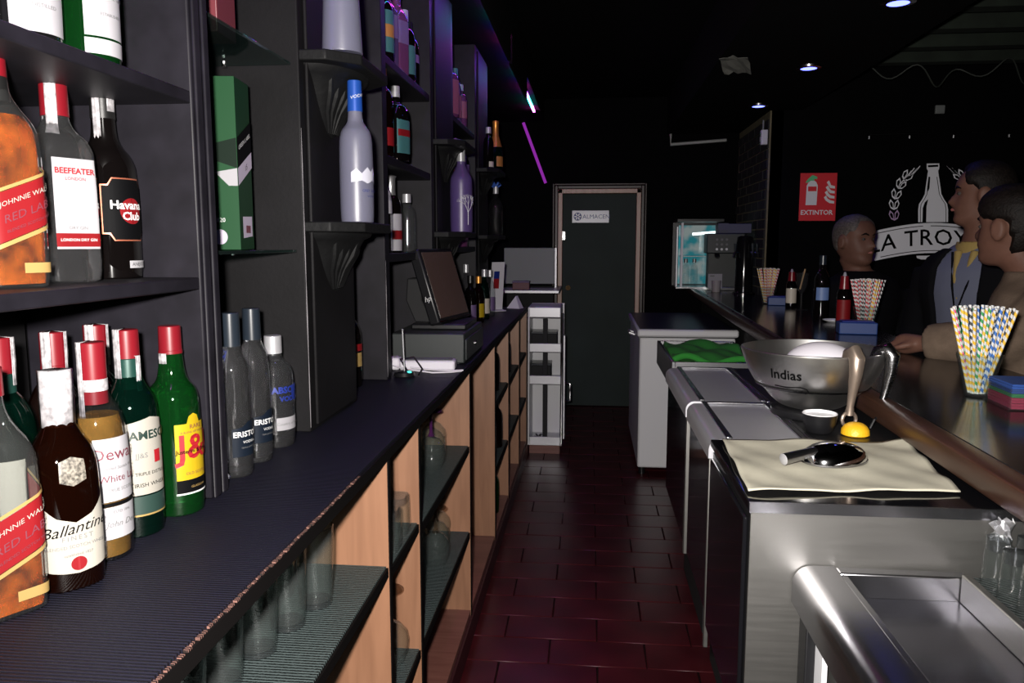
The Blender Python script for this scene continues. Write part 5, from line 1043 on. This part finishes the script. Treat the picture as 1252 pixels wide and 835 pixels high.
def person(name, label, feet, yaw, chin, hyaw, h, sh_z, sw, arms, skin='skin', pitch=0):
    """feet: ground point under the hips; chin: head base; sh_z: shoulder height; arms: two joint chains in world space"""
    t = thing(name, label, 'person', feet); L = lambda p: (p[0]-feet[0], p[1]-feet[1], p[2]-feet[2])
    hip = sh_z*.62; mb = MB(); ch = L(chin)
    mb.loft(head_rings(ch, hyaw, h, pitch))
    for s in (-1, 1):   # ears
        e = local(ch, hyaw, -.03*h, s*.325*h, .47*h); mb.loft([[(e[0]+.022*k_*math.cos(a)*math.cos(hyaw)-s*d_*math.sin(hyaw), e[1]+.022*k_*math.cos(a)*math.sin(hyaw)+s*d_*math.cos(hyaw), e[2]+.034*k_*math.sin(a)) for a in [2*PI*i/14 for i in range(14)]] for d_, k_ in ((-.012, .6), (0, .9), (.012, 1.0), (.017, .8))])
    nb = Vector((ch[0]*.35, ch[1]*.35, sh_z+.01)); nt = Vector(local(ch, hyaw, -.09*h, 0, .22*h))
    mb.tube([nb-Vector((0, 0, .03)), nb.lerp(nt, .5), nt], [.072, .060, .060], 20)
    tors = lambda g, z0=0: [ell((ch[0]*k_, ch[1]*k_, z), yaw, w_+g, d_+g) for z, w_, d_, k_ in ((hip*.97, sw*.80, .105, 0), (hip+.06, sw*.82, .112, 0), (hip+.17, sw*.74, .105, .05), (hip+.30, sw*.86, .118, .1), (sh_z-.14, sw*.97, .125, .2), (sh_z-.06, sw*.99, .112, .28), (sh_z-.015, sw*.86, .090, .33), (sh_z+.02, sw*.50, .070, .35), (sh_z+.035, .078, .062, .36))]
    mb.loft(tors(0))
    legs = MB()
    for s in (-1, 1):
        a = local((0, 0, hip), yaw, 0, s*.088, 0); k_ = local((0, 0, hip*.52), yaw, .01, s*.095, 0); an = local((0, 0, .08), yaw, -.01, s*.10, 0)
        for m_, g in ((mb, 0), (legs, .012)):
            m_.tube([a, tuple((Vector(a)+Vector(k_))/2), k_, tuple((Vector(k_)*.6+Vector(an)*.4)), an], [.088+g, .078+g, .056+g, .055+g, .036+g*1.6], 16)
        f0 = local((0, 0, .035), yaw, -.06, s*.10, 0); f1 = local((0, 0, .03), yaw, .15, s*.11, 0); mb.tube([f0, tuple((Vector(f0)+Vector(f1))/2), f1], [.034, .036, .026], 12)
    slv = MB()
    for ar in arms:
        p = [Vector(L(q_)) for q_ in ar['j']]
        mb.tube([p[0], p[0].lerp(p[1], .5), p[1], p[1].lerp(p[2], .35), p[2]], [.052, .046, .038, .038, .026], 14); hand(mb, p[2], p[2]-p[1], ar.get('up', (0, 0, 1)))
        g = ar.get('g', .014); slv.tube([p[0], p[0].lerp(p[1], .5), p[1], p[1].lerp(p[2], .35), p[1].lerp(p[2], .93)], [.056+g, .050+g, .044+g, .042+g, .034+g], 16)
    body = finish(mb, 'body', skin, t, .0075, 2)
    # eyes and brows
    for s in (-1, 1):
        e = local(ch, hyaw, .285*h, s*.128*h, .52*h); eb = MB().lathe([(-.008, .002), (-.0055, .007), (0, .0105), (.0055, .007), (.008, .002)], 12, *e[:2], e[2]).build('eye', 'eye_white', t) if M.setdefault('eye_white', mat('eye_white', (.07, .06, .055), .3)) else None
        pu = local(e, hyaw, .0072, 0, 0); MB().lathe([(-.0045, .001), (0, .0048), (.0045, .001)], 8, *pu[:2], pu[2]).build('pupil', 'hair', eb)
        b0 = local(ch, hyaw, .335*h, s*.05*h, .60*h); b1 = local(ch, hyaw, .335*h, s*.13*h, .625*h); b2 = local(ch, hyaw, .275*h, s*.20*h, .60*h); MB().tube([b0, b1, b2], [.004, .005, .003], 6).build('eyebrow', 'hair', t)
    l0, l1, l2 = local(ch, hyaw, .335*h, -.085*h, .258*h), local(ch, hyaw, .374*h, 0, .268*h), local(ch, hyaw, .335*h, .085*h, .258*h); MB().tube([l0, l1, l2], [.002, .006, .002], 6).build('lips', 'lip', t) if M.setdefault('lip', mat('lips', (.28, .10, .085), .5)) else None
    return t, ch, tors, legs, slv, hip
def sst(a, b, x):
    t_ = max(0., min(1., (x-a)/(b-a))); return t_*t_*(3-2*t_)
def hair(t, ch, hyaw, h, m, thick, hl_front=.83, hl_side=.60, hl_back=.16, ear=.50):
    # a cap whose edge follows the hairline: forehead, temples, round the ears, nape
    mb = MB(); seg = 56; rings = []; cy_, sy_ = math.cos(hyaw), math.sin(hyaw); zs = [.10+.9*i/44 for i in range(45)]
    for z in zs:
        f, b, w = (interp(HD, z, i) for i in (1, 2, 3)); ring = []
        for k in range(seg):
            a = 2*PI*k/seg-PI; ca, sa = math.cos(a), math.sin(a); aa = abs(a)
            line = hl_front+(hl_side-hl_front)*sst(.5, 1.05, aa) if aa < 1.25 else (hl_side+(ear-hl_side)*sst(1.25, 1.5, aa) if aa < 1.75 else ear+(hl_back-ear)*sst(1.75, 2.1, aa))
            g = -.03+(thick+.03)*sst(line-.03, line+.10, z)
            x = (f if ca > 0 else -b)*abs(ca)**.9*(1 if ca > 0 else -1); y = w*abs(sa)**.9*(1 if sa > 0 else -1)
            x += g*ca; y += g*sa; zz = z+max(0, g)*.9*sst(.6, 1, z)
            ring.append((ch[0]+(x*cy_-y*sy_)*h, ch[1]+(x*sy_+y*cy_)*h, ch[2]+zz*h))
        rings.append(ring)
    mb.loft(rings); o_ = mb.build('hair', m, t); return o_
# man in black, looking to the right
F1_ = (1.335, 3.97, 0)
t, ch, tors, legs, slv, hip = person('person', 'man in a black top behind the red and black straws, looking right', F1_, deg(-75), (1.280, 3.95, 1.292), deg(-58), .248, 1.235, .20,
    [dict(j=[(1.155, 3.93, 1.17), (1.15, 3.99, .94), (1.26, 3.80, .84)]), dict(j=[(1.52, 4.02, 1.17), (1.56, 4.0, .93), (1.44, 3.82, .84)])])
hair(t, ch, deg(-58), .248, 'hair_grey', .012, .82, .62, .25)
g = MB().loft(tors(.012)); g.v += []; g2 = MB(); g2.add(g.v, g.f); g2.add(slv.v, slv.f); finish(g2, 'black_top', 'cloth_black', t, .012); finish(legs, 'trousers', 'cloth_black', t, .012)
# man in profile, dark jacket over pale blue shirt, yellow collar
F2_ = (1.405, 2.97, 0)
t, ch, tors, legs, slv, hip = person('person', 'man in a dark jacket and yellow collar, in profile facing left', F2_, deg(208), (1.375, 2.955, 1.462), deg(160), .222, 1.365, .20,
    [dict(j=[(1.30, 3.11, 1.30), (1.27, 3.16, 1.06), (1.20, 3.05, .90)]), dict(j=[(1.52, 2.80, 1.30), (1.57, 2.82, 1.06), (1.42, 2.86, .96)])])
hair(t, ch, deg(160), .222, 'hair', .045, .84, .62, .16)
sh = MB().loft(tors(.008)); finish(sh, 'shirt', 'cloth_blue', t, .012)
cr = MB()
for dz, r_ in ((0, 0),): cr.loft([ell((ch[0]*.5, ch[1]*.5, 1.355+z), deg(205), a, b) for z, a, b in ((0, .085, .085), (.03, .078, .08), (.055, .072, .076), (.055, .066, .070), (.0, .07, .07))])
finish(cr, 'collar', 'cloth_yellow', t, .007)
ti = MB(); a_ = deg(215)
for s in (-1, 1): ti.tube([local((0, 0, 0), a_, .095, s*.03, 1.375), local((0, 0, 0), a_, .125, s*.018, 1.28), local((0, 0, 0), a_, .135, s*.002, 1.20)], [.016, .010, .004], 8)
finish(ti, 'collar_front', 'cloth_yellow', t, .006)
ly = MB().tube([local((0, 0, 0), a_, .10, -.05, 1.37), local((0, 0, 0), a_, .138, -.02, 1.25), local((0, 0, 0), a_, .142, .0, 1.15), local((0, 0, 0), a_, .138, .03, 1.25), local((0, 0, 0), a_, .10, .06, 1.37)], .004, 6).build('lanyard', 'cloth_black', t)
jk = MB(); rr2 = tors(.026)
jr = []
for ring in rr2[:-1]:
    n = len(ring); keep = [ring[k % n] for k in range(2, n-1)]; inner = [((p[0])*.84, (p[1])*.84, p[2]) for p in reversed(keep)]; jr.append(keep+inner)
jk.loft(jr); jk.add(slv.v, slv.f); finish(jk, 'jacket', 'cloth_black', t, .010); finish(legs, 'trousers', 'cloth_black', t, .012)
# woman in a beige coat, seen from behind
F3_ = (1.345, 2.36, 0)
t, ch, tors, legs, slv, hip = person('person', 'woman with dark hair in a beige coat leaning on the bar', F3_, deg(140), (1.215, 2.42, 1.335), deg(128), .222, 1.275, .185,
    [dict(j=[(1.235, 2.20, 1.225), (1.165, 2.30, 1.125), (1.020, 2.47, 1.098)], g=.026), dict(j=[(1.44, 2.53, 1.21), (1.52, 2.60, 1.02), (1.42, 2.62, .90)], g=.022)])
hair(t, ch, deg(128), .222, 'hair', .075, .80, .60, .12, .56); hm = MB()
hb_ = local(ch, deg(128), -.42*.222, 0, .62*.222); hm.loft([[(hb_[0]+.055*math.cos(a)*math.cos(b), hb_[1]+.055*math.sin(a)*math.cos(b), hb_[2]+.055*math.sin(b)) for a in [2*PI*i/16 for i in range(16)]] for b in (-1.4, -.9, -.4, 0, .4, .9, 1.4)])
finish(hm, 'hair_bun', 'hair', t, .008, 1)
ctm = MB().loft(tors(.032)); ctm.add(slv.v, slv.f); ctm.loft([ell((0, 0, z), deg(140), a, b) for z, a, b in ((hip-.32, .23, .17), (hip-.1, .20, .155), (hip+.1, .175, .14), (hip+.2, .17, .135))])
ctm.loft([ell((ch[0]*.45, ch[1]*.45, 1.275+z), deg(140), a, b) for z, a, b in ((-.02, .13, .105), (.02, .105, .09), (.05, .092, .083), (.05, .078, .070), (.0, .08, .07))])
finish(ctm, 'coat', 'coat', t, .011, 3); finish(legs, 'trousers', 'cloth_black', t, .012)
hbg = thing('handbag', 'black shoulder bag hanging from the woman in the beige coat', 'bag', (1.345, 2.15, .93))
a_ = deg(140)
MB().box(-.055, .055, -.13, .13, 0, .19).build('bag_body', 'cloth_black', hbg, .02); hbg.rotation_euler = (0, 0, deg(60))
pp = [(1.30, 2.10, 1.11), (1.285, 2.155, 1.22), (1.285, 2.215, 1.312), (1.31, 2.26, 1.322), (1.375, 2.245, 1.25), (1.40, 2.18, 1.10)]
inv = Matrix.Rotation(-deg(60), 4, 'Z')
MB().tube([tuple(inv @ (Vector(p)-Vector((1.345, 2.15, .93)))) for p in pp], .008, 8).build('strap', 'cloth_black', hbg)

# ------------------------------------------------------------------ put world-built parts under their things
for t in WORLD:
    for c in t.children: c.location = Vector(c.location)-Vector(t.location)
